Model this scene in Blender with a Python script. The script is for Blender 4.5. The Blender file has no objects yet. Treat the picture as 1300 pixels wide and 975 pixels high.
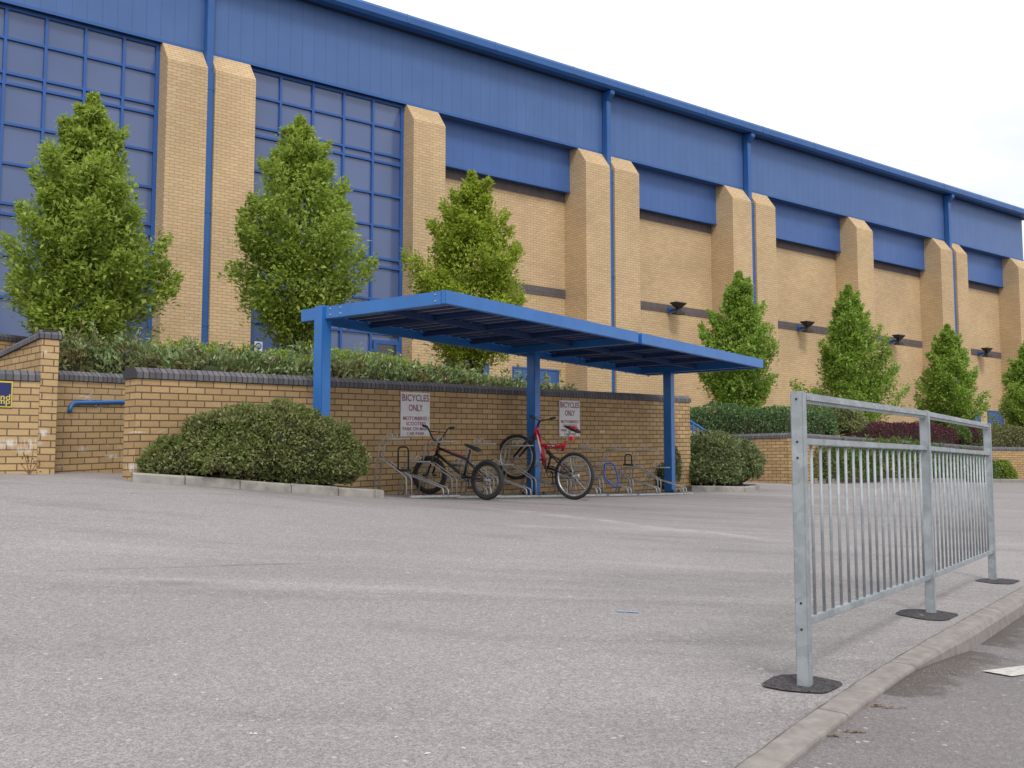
import bpy, bmesh, math, random
import numpy as np
from mathutils import Vector, Matrix, Euler
random.seed(7); RNG = np.random.default_rng(7)
R = math.radians
SC = bpy.context.scene
COL = SC.collection

# ------------------------------------------------------------------ camera
CZ = 1.0                       # eye height above the low corner of the car park
F = 1370.0; CX = 650.0; CY = 487.5; HY = 610.0
PITCH = math.atan((HY - CY) / F)
cd = bpy.data.cameras.new('camera'); cam = bpy.data.objects.new('camera', cd); COL.objects.link(cam)
cam.location = (0, 0, CZ); cam.rotation_euler = (R(90) + PITCH, 0, 0)
cd.sensor_width = 36; cd.lens = F / 1300 * 36; cd.clip_start = 0.05; cd.clip_end = 3000
SC.camera = cam

# ------------------------------------------------------------------ world and light (bright overcast)
SUN_EL, SUN_AZ = R(50), R(168)          # azimuth measured clockwise from +Y (view direction)
w = bpy.data.worlds.new('World'); SC.world = w; w.use_nodes = True
nt = w.node_tree; nt.nodes.clear()
wo = nt.nodes.new('ShaderNodeOutputWorld')
sky = nt.nodes.new('ShaderNodeTexSky'); sky.sky_type = 'NISHITA'; sky.sun_disc = False
sky.sun_elevation = SUN_EL; sky.sun_rotation = SUN_AZ; sky.dust_density = 3
b1 = nt.nodes.new('ShaderNodeBackground'); b1.inputs[1].default_value = 0.11
b2 = nt.nodes.new('ShaderNodeBackground')
tc = nt.nodes.new('ShaderNodeTexCoord'); mp = nt.nodes.new('ShaderNodeMapping'); mp.inputs['Scale'].default_value = (1, 1, 2.6)
nz = nt.nodes.new('ShaderNodeTexNoise'); nz.inputs['Scale'].default_value = 2.2; nz.inputs['Detail'].default_value = 6
cr = nt.nodes.new('ShaderNodeValToRGB')
cr.color_ramp.elements[0].position = 0.34; cr.color_ramp.elements[0].color = (0.66, 0.70, 0.78, 1)
cr.color_ramp.elements[1].position = 0.52; cr.color_ramp.elements[1].color = (1.0, 1.0, 1.0, 1)
b2.inputs[1].default_value = 1.12
mx = nt.nodes.new('ShaderNodeMixShader'); mx.inputs[0].default_value = 0.86
L = nt.links.new
L(tc.outputs['Generated'], mp.inputs[0]); L(mp.outputs[0], nz.inputs['Vector']); L(nz.outputs['Fac'], cr.inputs[0])
L(cr.outputs[0], b2.inputs[0]); L(sky.outputs[0], b1.inputs[0])
L(b1.outputs[0], mx.inputs[1]); L(b2.outputs[0], mx.inputs[2]); L(mx.outputs[0], wo.inputs[0])
sl = bpy.data.lights.new('sun', 'SUN'); sl.energy = 1.5; sl.angle = R(14); sl.color = (1.0, 0.955, 0.88)
so = bpy.data.objects.new('sun', sl); COL.objects.link(so)
sd_ = Vector((math.sin(SUN_AZ) * math.cos(SUN_EL), math.cos(SUN_AZ) * math.cos(SUN_EL), math.sin(SUN_EL)))
so.rotation_euler = (-sd_).to_track_quat('-Z', 'Y').to_euler(); so.location = (0, 0, 30)
vs = SC.view_settings; vs.view_transform = 'Standard'; vs.look = 'None'; vs.gamma = 1; vs.exposure = 0.22
vs.use_curve_mapping = False

# ------------------------------------------------------------------ measuring helpers
sp_, cp_ = math.sin(PITCH), math.cos(PITCH)
def ray(px, py):
    u = (px - CX) / F; v = (CY - py) / F
    return np.array((u, cp_ - v * sp_, sp_ + v * cp_))
def P(px, py, Y):
    r = ray(px, py); t = Y / r[1]
    return Vector((r[0] * t, Y, CZ + r[2] * t))
ctl = [(1027, 869, 4.05), (1178, 779, 5.89), (1263, 737.5, 7.57), (160, 608, 11.4), (0, 601.6, 11.5), (66, 602.8, 11.9),
       (153, 599, 13.4), (171, 610, 11.15), (300, 621, 11.6), (487, 633, 12.6), (618, 634.5, 14.0), (730, 635, 15.3), (465, 628, 14.0),
       (683, 628, 16.1), (820, 625, 19.0), (857, 624.5, 19.0), (945, 625, 20.2), (964, 612.5, 25.3), (1100, 612, 28.), (1290, 613, 35.)]
CP = []
for a, b, c in ctl:
    q = P(a, b, c); CP.append((q.x, q.y, q.z))
CP += [(-2.0, 3.0, 0.17), (0.5, 0.0, 0.0), (-25, 8, 1.2), (-25, 30, 1.1), (30, 10, 0.15), (50, 60, .9), (0, 70, 1.0), (10, -25, -0.6), (-20, -20, 0.0)]
CP = np.array(CP)
def _U(r): return np.where(r > 1e-9, r * r * np.log(np.maximum(r, 1e-9)), 0)
_n = len(CP); _K = _U(np.hypot(CP[:, 0][:, None] - CP[:, 0], CP[:, 1][:, None] - CP[:, 1])) + np.eye(_n) * 1.5
_Pm = np.c_[np.ones(_n), CP[:, :2]]
_A = np.block([[_K, _Pm], [_Pm.T, np.zeros((3, 3))]])
_W = np.linalg.solve(_A, np.r_[CP[:, 2], 0, 0, 0])
def garr(x, y):
    x = np.asarray(x, float); y = np.asarray(y, float)
    xc = np.clip(x, -30, 50); yc = np.clip(y, -25, 65)
    r = np.hypot(xc[..., None] - CP[:, 0], yc[..., None] - CP[:, 1])
    return _U(r) @ _W[:_n] + _W[_n] + _W[_n + 1] * xc + _W[_n + 2] * yc
def g(x, y): return float(garr(np.array([x]), np.array([y]))[0])
def G(px, py, dz=0.0):
    r = ray(px, py); lo, hi = 0.8, 60
    f = lambda t: CZ + r[2] * t - g(r[0] * t, r[1] * t) - dz
    for _ in range(50):
        m = (lo + hi) / 2
        if f(m) > 0: lo = m
        else: hi = m
    return Vector((r[0] * lo, r[1] * lo, CZ + r[2] * lo))
def GP(px, py, Y):
    q = P(px, py, Y); return Vector((q.x, q.y, g(q.x, q.y)))

# ------------------------------------------------------------------ materials
def srgb(r, g_, b):
    f = lambda c: (c / 255 / 12.92) if c <= 10 else ((c / 255 + .055) / 1.055) ** 2.4
    return (f(r), f(g_), f(b))
def new_mat(name):
    m = bpy.data.materials.new(name); m.use_nodes = True
    return m, m.node_tree, m.node_tree.nodes['Principled BSDF']
def node(t, typ, **kw):
    n = t.nodes.new(typ)
    for k, v in kw.items():
        if k.startswith('i_'): n.inputs[k[2:].replace('_', ' ')].default_value = v
        else: setattr(n, k, v)
    return n
def mixc(t, fac, a, b, mode='MIX'):
    n = t.nodes.new('ShaderNodeMix'); n.data_type = 'RGBA'; n.blend_type = mode
    for sock, v in ((n.inputs[0], fac), (n.inputs[6], a), (n.inputs[7], b)):
        if hasattr(v, 'links'): t.links.new(v, sock)
        else: sock.default_value = v if isinstance(v, (int, float)) else ((*v, 1) if len(v) == 3 else v)
    return n.outputs[2]
def ramp(t, src, p0, p1, c0=(0, 0, 0), c1=(1, 1, 1)):
    n = t.nodes.new('ShaderNodeValToRGB'); e = n.color_ramp.elements
    e[0].position = p0; e[0].color = (*c0, 1); e[1].position = p1; e[1].color = (*c1, 1)
    t.links.new(src, n.inputs[0]); return n.outputs[0]
def noise(t, vec, scale, detail=3, rough=.5):
    n = t.nodes.new('ShaderNodeTexNoise'); n.inputs['Scale'].default_value = scale
    n.inputs['Detail'].default_value = detail; n.inputs['Roughness'].default_value = rough
    if vec is not None: t.links.new(vec, n.inputs['Vector'])
    return n.outputs['Fac']
def bump(t, bs, h, strength=.3, dist=.01):
    n = t.nodes.new('ShaderNodeBump'); n.inputs['Strength'].default_value = strength; n.inputs['Distance'].default_value = dist
    t.links.new(h, n.inputs['Height']); t.links.new(n.outputs[0], bs.inputs['Normal'])
def gpos(t): return t.nodes.new('ShaderNodeNewGeometry').outputs['Position']
def uvn(t): return t.nodes.new('ShaderNodeTexCoord').outputs['UV']

def plain(name, col, rough=.5, metal=0, var=.12, nscale=6, spec=.5, bmp=0):
    m, t, b = new_mat(name)
    p = gpos(t); f = noise(t, p, nscale, 4, .6)
    dk = tuple(c * (1 - var) for c in col); lt = tuple(min(1, c * (1 + var)) for c in col)
    t.links.new(ramp(t, f, .3, .7, dk, lt), b.inputs['Base Color'])
    rr = t.nodes.new('ShaderNodeMapRange'); t.links.new(noise(t, p, nscale * 3, 3), rr.inputs[0])
    rr.inputs[3].default_value = max(0.03, rough - .1); rr.inputs[4].default_value = min(1, rough + .12)
    t.links.new(rr.outputs[0], b.inputs['Roughness'])
    b.inputs['Metallic'].default_value = metal; b.inputs['Specular IOR Level'].default_value = spec
    if bmp: bump(t, b, noise(t, p, nscale * 12, 3), bmp, .004)
    return m

def brick(name, c1, c2, mortar, stain=.5, bw=.225, rh=.075, ms=.006, white=(.62, .55, .48), dirt=.25, offs=.5, wscale=1.6, spots=()):
    m, t, b = new_mat(name)
    uv = uvn(t); p = gpos(t)
    br = node(t, 'ShaderNodeTexBrick', offset=offs)
    br.inputs['Scale'].default_value = 1; br.inputs['Brick Width'].default_value = bw; br.inputs['Row Height'].default_value = rh
    br.inputs['Mortar Size'].default_value = ms; br.inputs['Mortar Smooth'].default_value = .15; br.inputs['Bias'].default_value = -.1
    br.inputs['Color1'].default_value = (*c1, 1); br.inputs['Color2'].default_value = (*c2, 1); br.inputs['Mortar'].default_value = (*mortar, 1)
    t.links.new(uv, br.inputs['Vector'])
    col = br.outputs['Color']
    # broad tone drift and weathering
    col = mixc(t, 1.0, col, ramp(t, noise(t, p, .55, 4, .6), .3, .7, (1 - dirt * .6,) * 3, (1.06, 1.05, 1.03)), 'MULTIPLY')
    col = mixc(t, 1.0, col, ramp(t, noise(t, uv, 38, 3, .7), .25, .75, (.88, .87, .85), (1.1, 1.1, 1.1)), 'MULTIPLY')
    # efflorescence: pale salt smears
    if stain:
        mm = t.nodes.new('ShaderNodeMapping'); mm.inputs['Scale'].default_value = (1, 1, 1.0); t.links.new(uv, mm.inputs[0])
        a = ramp(t, noise(t, mm.outputs[0], wscale, 2, .5), .54, .66)
        m2 = t.nodes.new('ShaderNodeMapping'); m2.inputs['Scale'].default_value = (5.0, 13.5, 1); t.links.new(uv, m2.inputs[0])
        c = ramp(t, noise(t, m2.outputs[0], 1.0, 3, .7), .56, .72)
        mul = t.nodes.new('ShaderNodeMath'); mul.operation = 'MULTIPLY'; t.links.new(a, mul.inputs[0]); t.links.new(c, mul.inputs[1])
        m3 = t.nodes.new('ShaderNodeMath'); m3.operation = 'MULTIPLY'; t.links.new(mul.outputs[0], m3.inputs[0]); m3.inputs[1].default_value = stain
        col = mixc(t, m3.outputs[0], col, white)
    if spots:                                              # salt bloom where it stands on this wall
        acc = None; mm = t.nodes.new('ShaderNodeMapping'); mm.inputs['Scale'].default_value = (26, 5, 1); t.links.new(uv, mm.inputs[0]); sn = noise(t, mm.outputs[0], 1.0, 3, .7)
        for (cx_, cy_, cz_, hr, hz) in spots:
            sb = t.nodes.new('ShaderNodeVectorMath'); sb.operation = 'SUBTRACT'; t.links.new(p, sb.inputs[0]); sb.inputs[1].default_value = (cx_, cy_, cz_)
            dv = t.nodes.new('ShaderNodeVectorMath'); dv.operation = 'DIVIDE'; t.links.new(sb.outputs[0], dv.inputs[0]); dv.inputs[1].default_value = (hr, hr * 1.6, hz)
            le = t.nodes.new('ShaderNodeVectorMath'); le.operation = 'LENGTH'; t.links.new(dv.outputs[0], le.inputs[0])
            mr = t.nodes.new('ShaderNodeMapRange'); t.links.new(le.outputs['Value'], mr.inputs[0]); mr.inputs[1].default_value = .5; mr.inputs[2].default_value = 1.25; mr.inputs[3].default_value = 1; mr.inputs[4].default_value = 0
            if acc is None: acc = mr.outputs[0]
            else:
                mxn = t.nodes.new('ShaderNodeMath'); mxn.operation = 'MAXIMUM'; t.links.new(acc, mxn.inputs[0]); t.links.new(mr.outputs[0], mxn.inputs[1]); acc = mxn.outputs[0]
        ml = t.nodes.new('ShaderNodeMath'); ml.operation = 'MULTIPLY'; t.links.new(acc, ml.inputs[0]); t.links.new(ramp(t, sn, .38, .62), ml.inputs[1])
        col = mixc(t, ml.outputs[0], col, (.72, .68, .66))
    t.links.new(col, b.inputs['Base Color']); b.inputs['Roughness'].default_value = .88; b.inputs['Specular IOR Level'].default_value = .25
    inv = t.nodes.new('ShaderNodeMath'); inv.operation = 'SUBTRACT'; inv.inputs[0].default_value = 1
    t.links.new(br.outputs['Fac'], inv.inputs[1]); bump(t, b, inv.outputs[0], .5, .006)
    return m

def _sp(px, py, Y, hr, hz): q = P(px, py, Y); return (q.x, q.y, q.z, hr, hz)
SP1 = [_sp(24, 562, 11.65, .19, .045), _sp(2, 563, 11.55, .05, .07), _sp(28, 568, 11.65, .10, .07), _sp(56, 549, 11.86, .05, .045), _sp(101, 570, 12.78, .08, .04), _sp(128, 563, 13.08, .04, .06), _sp(147, 563, 13.3, .03, .07), _sp(142, 579, 13.2, .13, .02), _sp(69, 480, 12.0, .03, .28), _sp(50, 447, 11.85, .12, .02)]
SP3 = [_sp(163, 593, 11.4, .14, .05), _sp(168, 548, 11.4, .14, .012), _sp(765, 548, 18.1, .06, .03), _sp(822, 552, 19.1, .02, .06)]
M = {}
M['brick_hall'] = brick('buff brick', (.64, .475, .285), (.56, .405, .24), (.37, .265, .17), stain=.85, ms=.007)
M['brick_wall'] = brick('garden wall brick', (.54, .37, .19), (.41, .27, .135), (.14, .10, .072), stain=.4, spots=SP3, ms=.0075, dirt=.4)
M['brick_stain'] = brick('salted wall brick', (.58, .41, .215), (.47, .32, .165), (.15, .11, .08), stain=.8, spots=SP1, ms=.007, white=(.7, .66, .62), dirt=.3, wscale=2.1)
M['coping'] = brick('engineering brick coping', (.165, .16, .178), (.105, .105, .125), (.055, .055, .06), stain=0, bw=.075, rh=.5, ms=.008, offs=0)
M['band'] = brick('dark brick band', (.16, .135, .145), (.125, .108, .118), (.08, .07, .075), stain=0, bw=.075, rh=.225, ms=.006)
def ribbed(name, col, pitch, rough=.42):
    m, t, b = new_mat(name)
    uv = uvn(t); s = t.nodes.new('ShaderNodeSeparateXYZ'); t.links.new(uv, s.inputs[0])
    d = t.nodes.new('ShaderNodeMath'); d.operation = 'DIVIDE'; t.links.new(s.outputs[0], d.inputs[0]); d.inputs[1].default_value = pitch
    fr = t.nodes.new('ShaderNodeMath'); fr.operation = 'FRACT'; t.links.new(d.outputs[0], fr.inputs[0])
    fl = t.nodes.new('ShaderNodeMath'); fl.operation = 'FLOOR'; t.links.new(d.outputs[0], fl.inputs[0])
    wn = t.nodes.new('ShaderNodeTexWhiteNoise'); wn.noise_dimensions = '1D'; t.links.new(fl.outputs[0], wn.inputs['W'])
    line = t.nodes.new('ShaderNodeMath'); line.operation = 'LESS_THAN'; t.links.new(fr.outputs[0], line.inputs[0]); line.inputs[1].default_value = .05
    c = ramp(t, wn.outputs['Value'], 0, 1, tuple(x * .975 for x in col), tuple(x * 1.025 for x in col))
    c = mixc(t, line.outputs[0], c, tuple(x * .82 for x in col))
    c = mixc(t, 1.0, c, ramp(t, noise(t, gpos(t), .8, 5, .65), .25, .75, (.88, .9, .92), (1.07, 1.05, 1.03)), 'MULTIPLY')
    t.links.new(c, b.inputs['Base Color']); b.inputs['Roughness'].default_value = rough; b.inputs['Specular IOR Level'].default_value = .35
    iv = t.nodes.new('ShaderNodeMath'); iv.operation = 'SUBTRACT'; iv.inputs[0].default_value = 1; t.links.new(line.outputs[0], iv.inputs[1])
    bump(t, b, iv.outputs[0], .5, .01)
    return m
M['cladding'] = ribbed('blue profiled cladding', (.072, .145, .345), .335)
M['panel'] = ribbed('deep blue infill panel', (.062, .135, .36), .335)
M['blue'] = plain('blue gloss paint', (.02, .14, .43), .34, var=.08, nscale=3)
M['blue_hall'] = plain('blue trim paint', (.022, .105, .33), .42, var=.1, nscale=1.5)
M['blue_frame'] = plain('blue window frame paint', (.02, .095, .34), .5, var=.08, nscale=1.5)
M['soffit'] = plain('dark soffit', (.02, .03, .07), .7)
M['shaded_blue'] = plain('blue paint darkened for shade', (.012, .04, .14), .6, var=.15, nscale=4)  # shelter blue with the deep shade under the roof mixed into it
m, t, b = new_mat('tinted glass')
c = ramp(t, noise(t, gpos(t), .35, 3), .3, .7, (.065, .105, .235), (.095, .14, .29))
t.links.new(c, b.inputs['Base Color']); b.inputs['Roughness'].default_value = .16; b.inputs['Specular IOR Level'].default_value = .7
M['glass'] = m
m, t, b = new_mat('clear dark glass')
b.inputs['Base Color'].default_value = (.05, .055, .065, 1); b.inputs['Roughness'].default_value = .1
M['dark_glass'] = m

_st = lambda a, b_, w_, c_, k_: (G(*a).x, G(*a).y, G(*b_).x, G(*b_).y, w_, c_, k_)
STREAKS = [_st((600, 640), (1060, 692), .30, (.48, .44, .43), .6), _st((640, 646), (1040, 690), .08, (.52, .48, .47), .5), _st((760, 637), (1300, 655), .12, (.5, .46, .45), .5), _st((560, 660), (900, 671), .3, (.44, .41, .4), .4),
           _st((0, 725), (500, 712), .035, (.12, .11, .11), .6), _st((0, 628), (420, 633), .05, (.13, .12, .12), .5), _st((120, 733), (330, 738), .12, (.15, .135, .13), .5), _st((380, 780), (700, 800), .18, (.17, .155, .15), .4),
           _st((830, 640), (1010, 650), .05, (.5, .46, .45), .6)]
def asphalt(name, c0, c1, speck=.5, fine=260, tint=(1, 1, 1), patch=.5, streaks=False):
    m, t, b = new_mat(name)
    p = gpos(t)
    col = ramp(t, noise(t, p, .35, 5, .6), .3, .72, c0, c1)
    # dark damp / worn patches
    m_ = t.nodes.new('ShaderNodeMapping'); m_.inputs['Rotation'].default_value = (0, 0, R(-18)); m_.inputs['Scale'].default_value = (.45, 1.5, 1); t.links.new(p, m_.inputs[0])
    st = ramp(t, noise(t, m_.outputs[0], .8, 5, .65), .50, .70)
    k = t.nodes.new('ShaderNodeMath'); k.operation = 'MULTIPLY'; t.links.new(st, k.inputs[0]); k.inputs[1].default_value = patch
    col = mixc(t, k.outputs[0], col, tuple(x * .66 for x in c0))
    # scuffed pale streaks
    m2 = t.nodes.new('ShaderNodeMapping'); m2.inputs['Rotation'].default_value = (0, 0, R(28)); m2.inputs['Scale'].default_value = (.16, 1.7, 1); t.links.new(p, m2.inputs[0])
    s2 = ramp(t, noise(t, m2.outputs[0], .9, 4, .6), .56, .74)
    k2 = t.nodes.new('ShaderNodeMath'); k2.operation = 'MULTIPLY'; t.links.new(s2, k2.inputs[0]); k2.inputs[1].default_value = .5
    col = mixc(t, k2.outputs[0], col, tuple(min(1, x * 1.28) for x in c1))
    # aggregate
    v = t.nodes.new('ShaderNodeTexVoronoi'); v.inputs['Scale'].default_value = fine; t.links.new(p, v.inputs['Vector'])
    sep = t.nodes.new('ShaderNodeSeparateColor'); t.links.new(v.outputs['Color'], sep.inputs[0])
    col = mixc(t, 1.0, col, ramp(t, sep.outputs[0], .05, .95, (1 - speck,) * 3, (1 + speck,) * 3), 'MULTIPLY')
    v2 = t.nodes.new('ShaderNodeTexVoronoi'); v2.inputs['Scale'].default_value = fine * .33; t.links.new(p, v2.inputs['Vector'])
    sep2 = t.nodes.new('ShaderNodeSeparateColor'); t.links.new(v2.outputs['Color'], sep2.inputs[0])
    col = mixc(t, 1.0, col, ramp(t, sep2.outputs[1], .0, 1, (1 - speck * .45,) * 3, (1 + speck * .45,) * 3), 'MULTIPLY')
    hi = ramp(t, sep2.outputs[2], .993, .996)
    k3 = t.nodes.new('ShaderNodeMath'); k3.operation = 'MULTIPLY'; t.links.new(hi, k3.inputs[0]); k3.inputs[1].default_value = .45
    col = mixc(t, k3.outputs[0], col, (.6, .58, .55))
    if streaks:
        # tyre-polished pale arcs and thin joints between laid bays, each at its own place on the ground
        for (x0, y0, x1, y1, wd_, cc, amt) in STREAKS:
            dx, dy = x1 - x0, y1 - y0; ln = math.hypot(dx, dy); nx, ny = -dy / ln, dx / ln
            wob = noise(t, p, .5, 2)
            dot = t.nodes.new('ShaderNodeVectorMath'); dot.operation = 'DOT_PRODUCT'; t.links.new(p, dot.inputs[0]); dot.inputs[1].default_value = (nx, ny, 0)
            ad = t.nodes.new('ShaderNodeMath'); ad.operation = 'MULTIPLY_ADD'; t.links.new(wob, ad.inputs[0]); ad.inputs[1].default_value = wd_ * 1.5 + .12; ad.inputs[2].default_value = -(nx * x0 + ny * y0) - .06
            sm = t.nodes.new('ShaderNodeMath'); sm.operation = 'ADD'; t.links.new(dot.outputs['Value'], sm.inputs[0]); t.links.new(ad.outputs[0], sm.inputs[1])
            ab = t.nodes.new('ShaderNodeMath'); ab.operation = 'ABSOLUTE'; t.links.new(sm.outputs[0], ab.inputs[0])
            mr = t.nodes.new('ShaderNodeMapRange'); mr.interpolation_type = 'SMOOTHSTEP'; t.links.new(ab.outputs[0], mr.inputs[0]); mr.inputs[1].default_value = 0; mr.inputs[2].default_value = wd_; mr.inputs[3].default_value = amt; mr.inputs[4].default_value = 0
            d2_ = t.nodes.new('ShaderNodeVectorMath'); d2_.operation = 'DOT_PRODUCT'; t.links.new(p, d2_.inputs[0]); d2_.inputs[1].default_value = (dx / ln, dy / ln, 0)
            a2_ = t.nodes.new('ShaderNodeMapRange'); a2_.interpolation_type = 'SMOOTHSTEP'; t.links.new(d2_.outputs['Value'], a2_.inputs[0]); o_ = (x0 * dx + y0 * dy) / ln
            a2_.inputs[1].default_value = o_; a2_.inputs[2].default_value = o_ + ln * .3; a2_.inputs[3].default_value = 0; a2_.inputs[4].default_value = 1
            a3_ = t.nodes.new('ShaderNodeMapRange'); a3_.interpolation_type = 'SMOOTHSTEP'; t.links.new(d2_.outputs['Value'], a3_.inputs[0])
            a3_.inputs[1].default_value = o_ + ln * .75; a3_.inputs[2].default_value = o_ + ln; a3_.inputs[3].default_value = 1; a3_.inputs[4].default_value = 0
            q1 = t.nodes.new('ShaderNodeMath'); q1.operation = 'MULTIPLY'; t.links.new(mr.outputs[0], q1.inputs[0]); t.links.new(a2_.outputs[0], q1.inputs[1])
            q2 = t.nodes.new('ShaderNodeMath'); q2.operation = 'MULTIPLY'; t.links.new(q1.outputs[0], q2.inputs[0]); t.links.new(a3_.outputs[0], q2.inputs[1])
            q3 = t.nodes.new('ShaderNodeMath'); q3.operation = 'MULTIPLY'; t.links.new(q2.outputs[0], q3.inputs[0]); t.links.new(ramp(t, noise(t, p, 3.2, 5, .7), .38, .62), q3.inputs[1])
            col = mixc(t, q3.outputs[0], col, cc)
    t.links.new(col, b.inputs['Base Color']); b.inputs['Roughness'].default_value = .9; b.inputs['Specular IOR Level'].default_value = .25
    bump(t, b, sep.outputs[0], .55, .004)
    return m
M['carpark'] = asphalt('worn car park asphalt', (.262, .243, .242), (.322, .30, .298), .29, 220, patch=.55, streaks=True)
M['road'] = asphalt('road asphalt', (.185, .168, .17), (.225, .207, .208), .24, 240, patch=.35)
M['patch'] = asphalt('fresh black asphalt', (.052, .047, .053), (.078, .071, .078), .5, 160, patch=.2)
M['kerb'] = plain('weathered concrete kerb', (.265, .24, .225), .9, var=.2, nscale=14, spec=.2, bmp=.5)
M['kerb_pale'] = plain('pale concrete kerb', (.30, .285, .26), .9, var=.3, nscale=5, spec=.2, bmp=.5)
M['galv'] = None
m, t, b = new_mat('galvanised steel')
p = gpos(t); v = t.nodes.new('ShaderNodeTexVoronoi'); v.inputs['Scale'].default_value = 26
n1 = t.nodes.new('ShaderNodeTexNoise'); n1.inputs['Scale'].default_value = 9; n1.inputs['Detail'].default_value = 4; t.links.new(p, n1.inputs['Vector'])
add = t.nodes.new('ShaderNodeMixRGB'); add.inputs[0].default_value = .12; t.links.new(p, add.inputs[1]); t.links.new(n1.outputs['Color'], add.inputs[2]); t.links.new(add.outputs[0], v.inputs['Vector'])
sepc = t.nodes.new('ShaderNodeSeparateColor'); t.links.new(v.outputs['Color'], sepc.inputs[0])
c = ramp(t, sepc.outputs[0], 0, 1, (.29, .32, .345), (.37, .40, .42))
c = mixc(t, 1.0, c, ramp(t, n1.outputs['Fac'], .35, .7, (.84, .85, .86), (1.1, 1.1, 1.1)), 'MULTIPLY')
t.links.new(c, b.inputs['Base Color']); b.inputs['Metallic'].default_value = .3; b.inputs['Roughness'].default_value = .55
M['galv'] = m
M['rack'] = plain('dull galvanised tube', (.42, .43, .44), .5, metal=.4, var=.2, nscale=12)
M['white_paint'] = plain('worn road paint', (.50, .48, .45), .85, var=.35, nscale=45)
M['sign_white'] = plain('white sign board', (.66, .66, .68), .5, var=.06, nscale=8)
M['sign_red'] = plain('red sign lettering', (.27, .03, .045), .6, var=.1)
M['sign_navy'] = plain('navy sign board', (.01, .015, .11), .4, var=.1)
M['sign_yellow'] = plain('yellow sign lettering', (.62, .5, .06), .5, var=.08)
M['disc_blue'] = plain('blue sign disc', (.02, .08, .33), .5)
M['black'] = plain('black rubber', (.022, .021, .023), .75, var=.3, nscale=20)
M['black_paint'] = plain('black gloss paint', (.02, .017, .019), .35, var=.2, nscale=10)
M['rim_dark'] = plain('dark alloy rim', (.10, .10, .11), .4, metal=.6)
M['rim'] = plain('silver alloy rim', (.60, .61, .64), .32, metal=.8)
M['steel'] = plain('plated steel', (.45, .45, .47), .35, metal=.8)
M['red'] = plain('red frame paint', (.55, .012, .03), .3, var=.08)
M['red_cable'] = plain('red cable', (.55, .04, .07), .5)
M['red_plastic'] = plain('red reflector', (.75, .02, .02), .3)
M['blue_cable'] = plain('blue lock cable', (.03, .12, .5), .4)
M['decal'] = plain('white decal', (.75, .74, .76), .5)
M['lamp_black'] = plain('black lamp housing', (.018, .016, .017), .5)
M['lamp_white'] = plain('white lamp housing', (.7, .68, .6), .5)
M['soil'] = plain('dark soil', (.06, .045, .032), .95, var=.4, nscale=8, bmp=.8)
M['bark'] = plain('grey brown bark', (.075, .06, .048), .9, var=.35, nscale=14, bmp=.8)
M['roof_sheet'] = plain('galvanised sheet with ground reflection', (.52, .46, .45), .55, metal=.1, var=.35, nscale=5)  # light galvanised sheet, tinted pinkish for the ground reflected in it

def leafmat(name, c0, c1, gloss=.45, trans=.35, c2=None, clump=1.3):
    m, t, b = new_mat(name)
    ge = t.nodes.new('ShaderNodeNewGeometry')
    col = ramp(t, ge.outputs['Random Per Island'], 0, 1, c0, c1)
    if c2: col = mixc(t, ramp(t, noise(t, ge.outputs['Position'], clump, 3, .6), .45, .65), col, c2)
    t.links.new(col, b.inputs['Base Color']); b.inputs['Roughness'].default_value = gloss; b.inputs['Specular IOR Level'].default_value = .35
    tr = t.nodes.new('ShaderNodeBsdfTranslucent'); t.links.new(col, tr.inputs[0])
    mx = t.nodes.new('ShaderNodeMixShader'); mx.inputs[0].default_value = trans
    t.links.new(b.outputs[0], mx.inputs[1]); t.links.new(tr.outputs[0], mx.inputs[2])
    t.links.new(mx.outputs[0], t.nodes['Material Output'].inputs[0])
    return m
M['hornbeam'] = leafmat('spring hornbeam leaf', (.22, .33, .035), (.50, .60, .14), .40, .5)
M['hornbeam_lime'] = leafmat('lime hornbeam leaf', (.23, .33, .025), (.50, .58, .09), .42, .5)
M['hornbeam_deep'] = leafmat('mid green hornbeam leaf', (.19, .33, .04), (.42, .56, .12), .42, .5)
M['laurel'] = leafmat('laurel leaf', (.12, .19, .06), (.32, .40, .18), .28, .2, (.20, .17, .07), 3.5)
M['lime_hedge'] = leafmat('bright hedge leaf', (.19, .28, .035), (.34, .44, .08), .5, .35)
M['olive'] = leafmat('olive shrub leaf', (.13, .155, .05), (.34, .36, .15), .45, .3, (.20, .25, .07), 4)
M['dark_shrub'] = leafmat('grey green shrub leaf', (.10, .135, .05), (.26, .30, .13), .45, .25)
M['deep_hedge'] = leafmat('deep green hedge leaf', (.07, .15, .05), (.18, .29, .11), .5, .25)
M['purple'] = leafmat('purple barberry leaf', (.07, .022, .034), (.17, .055, .07), .5, .25)
M['variegated'] = leafmat('variegated hedge leaf', (.13, .15, .05), (.32, .32, .15), .45, .25)
M['climber'] = leafmat('climbing shrub leaf', (.05, .12, .02), (.16, .28, .06), .4, .25, (.22, .2, .08), 3)
M['shaded_core'] = plain('inner twig mass', (.035, .04, .018), .95, var=.4, nscale=20)  # dark filler core; shade between the leaves put into its colour

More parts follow.
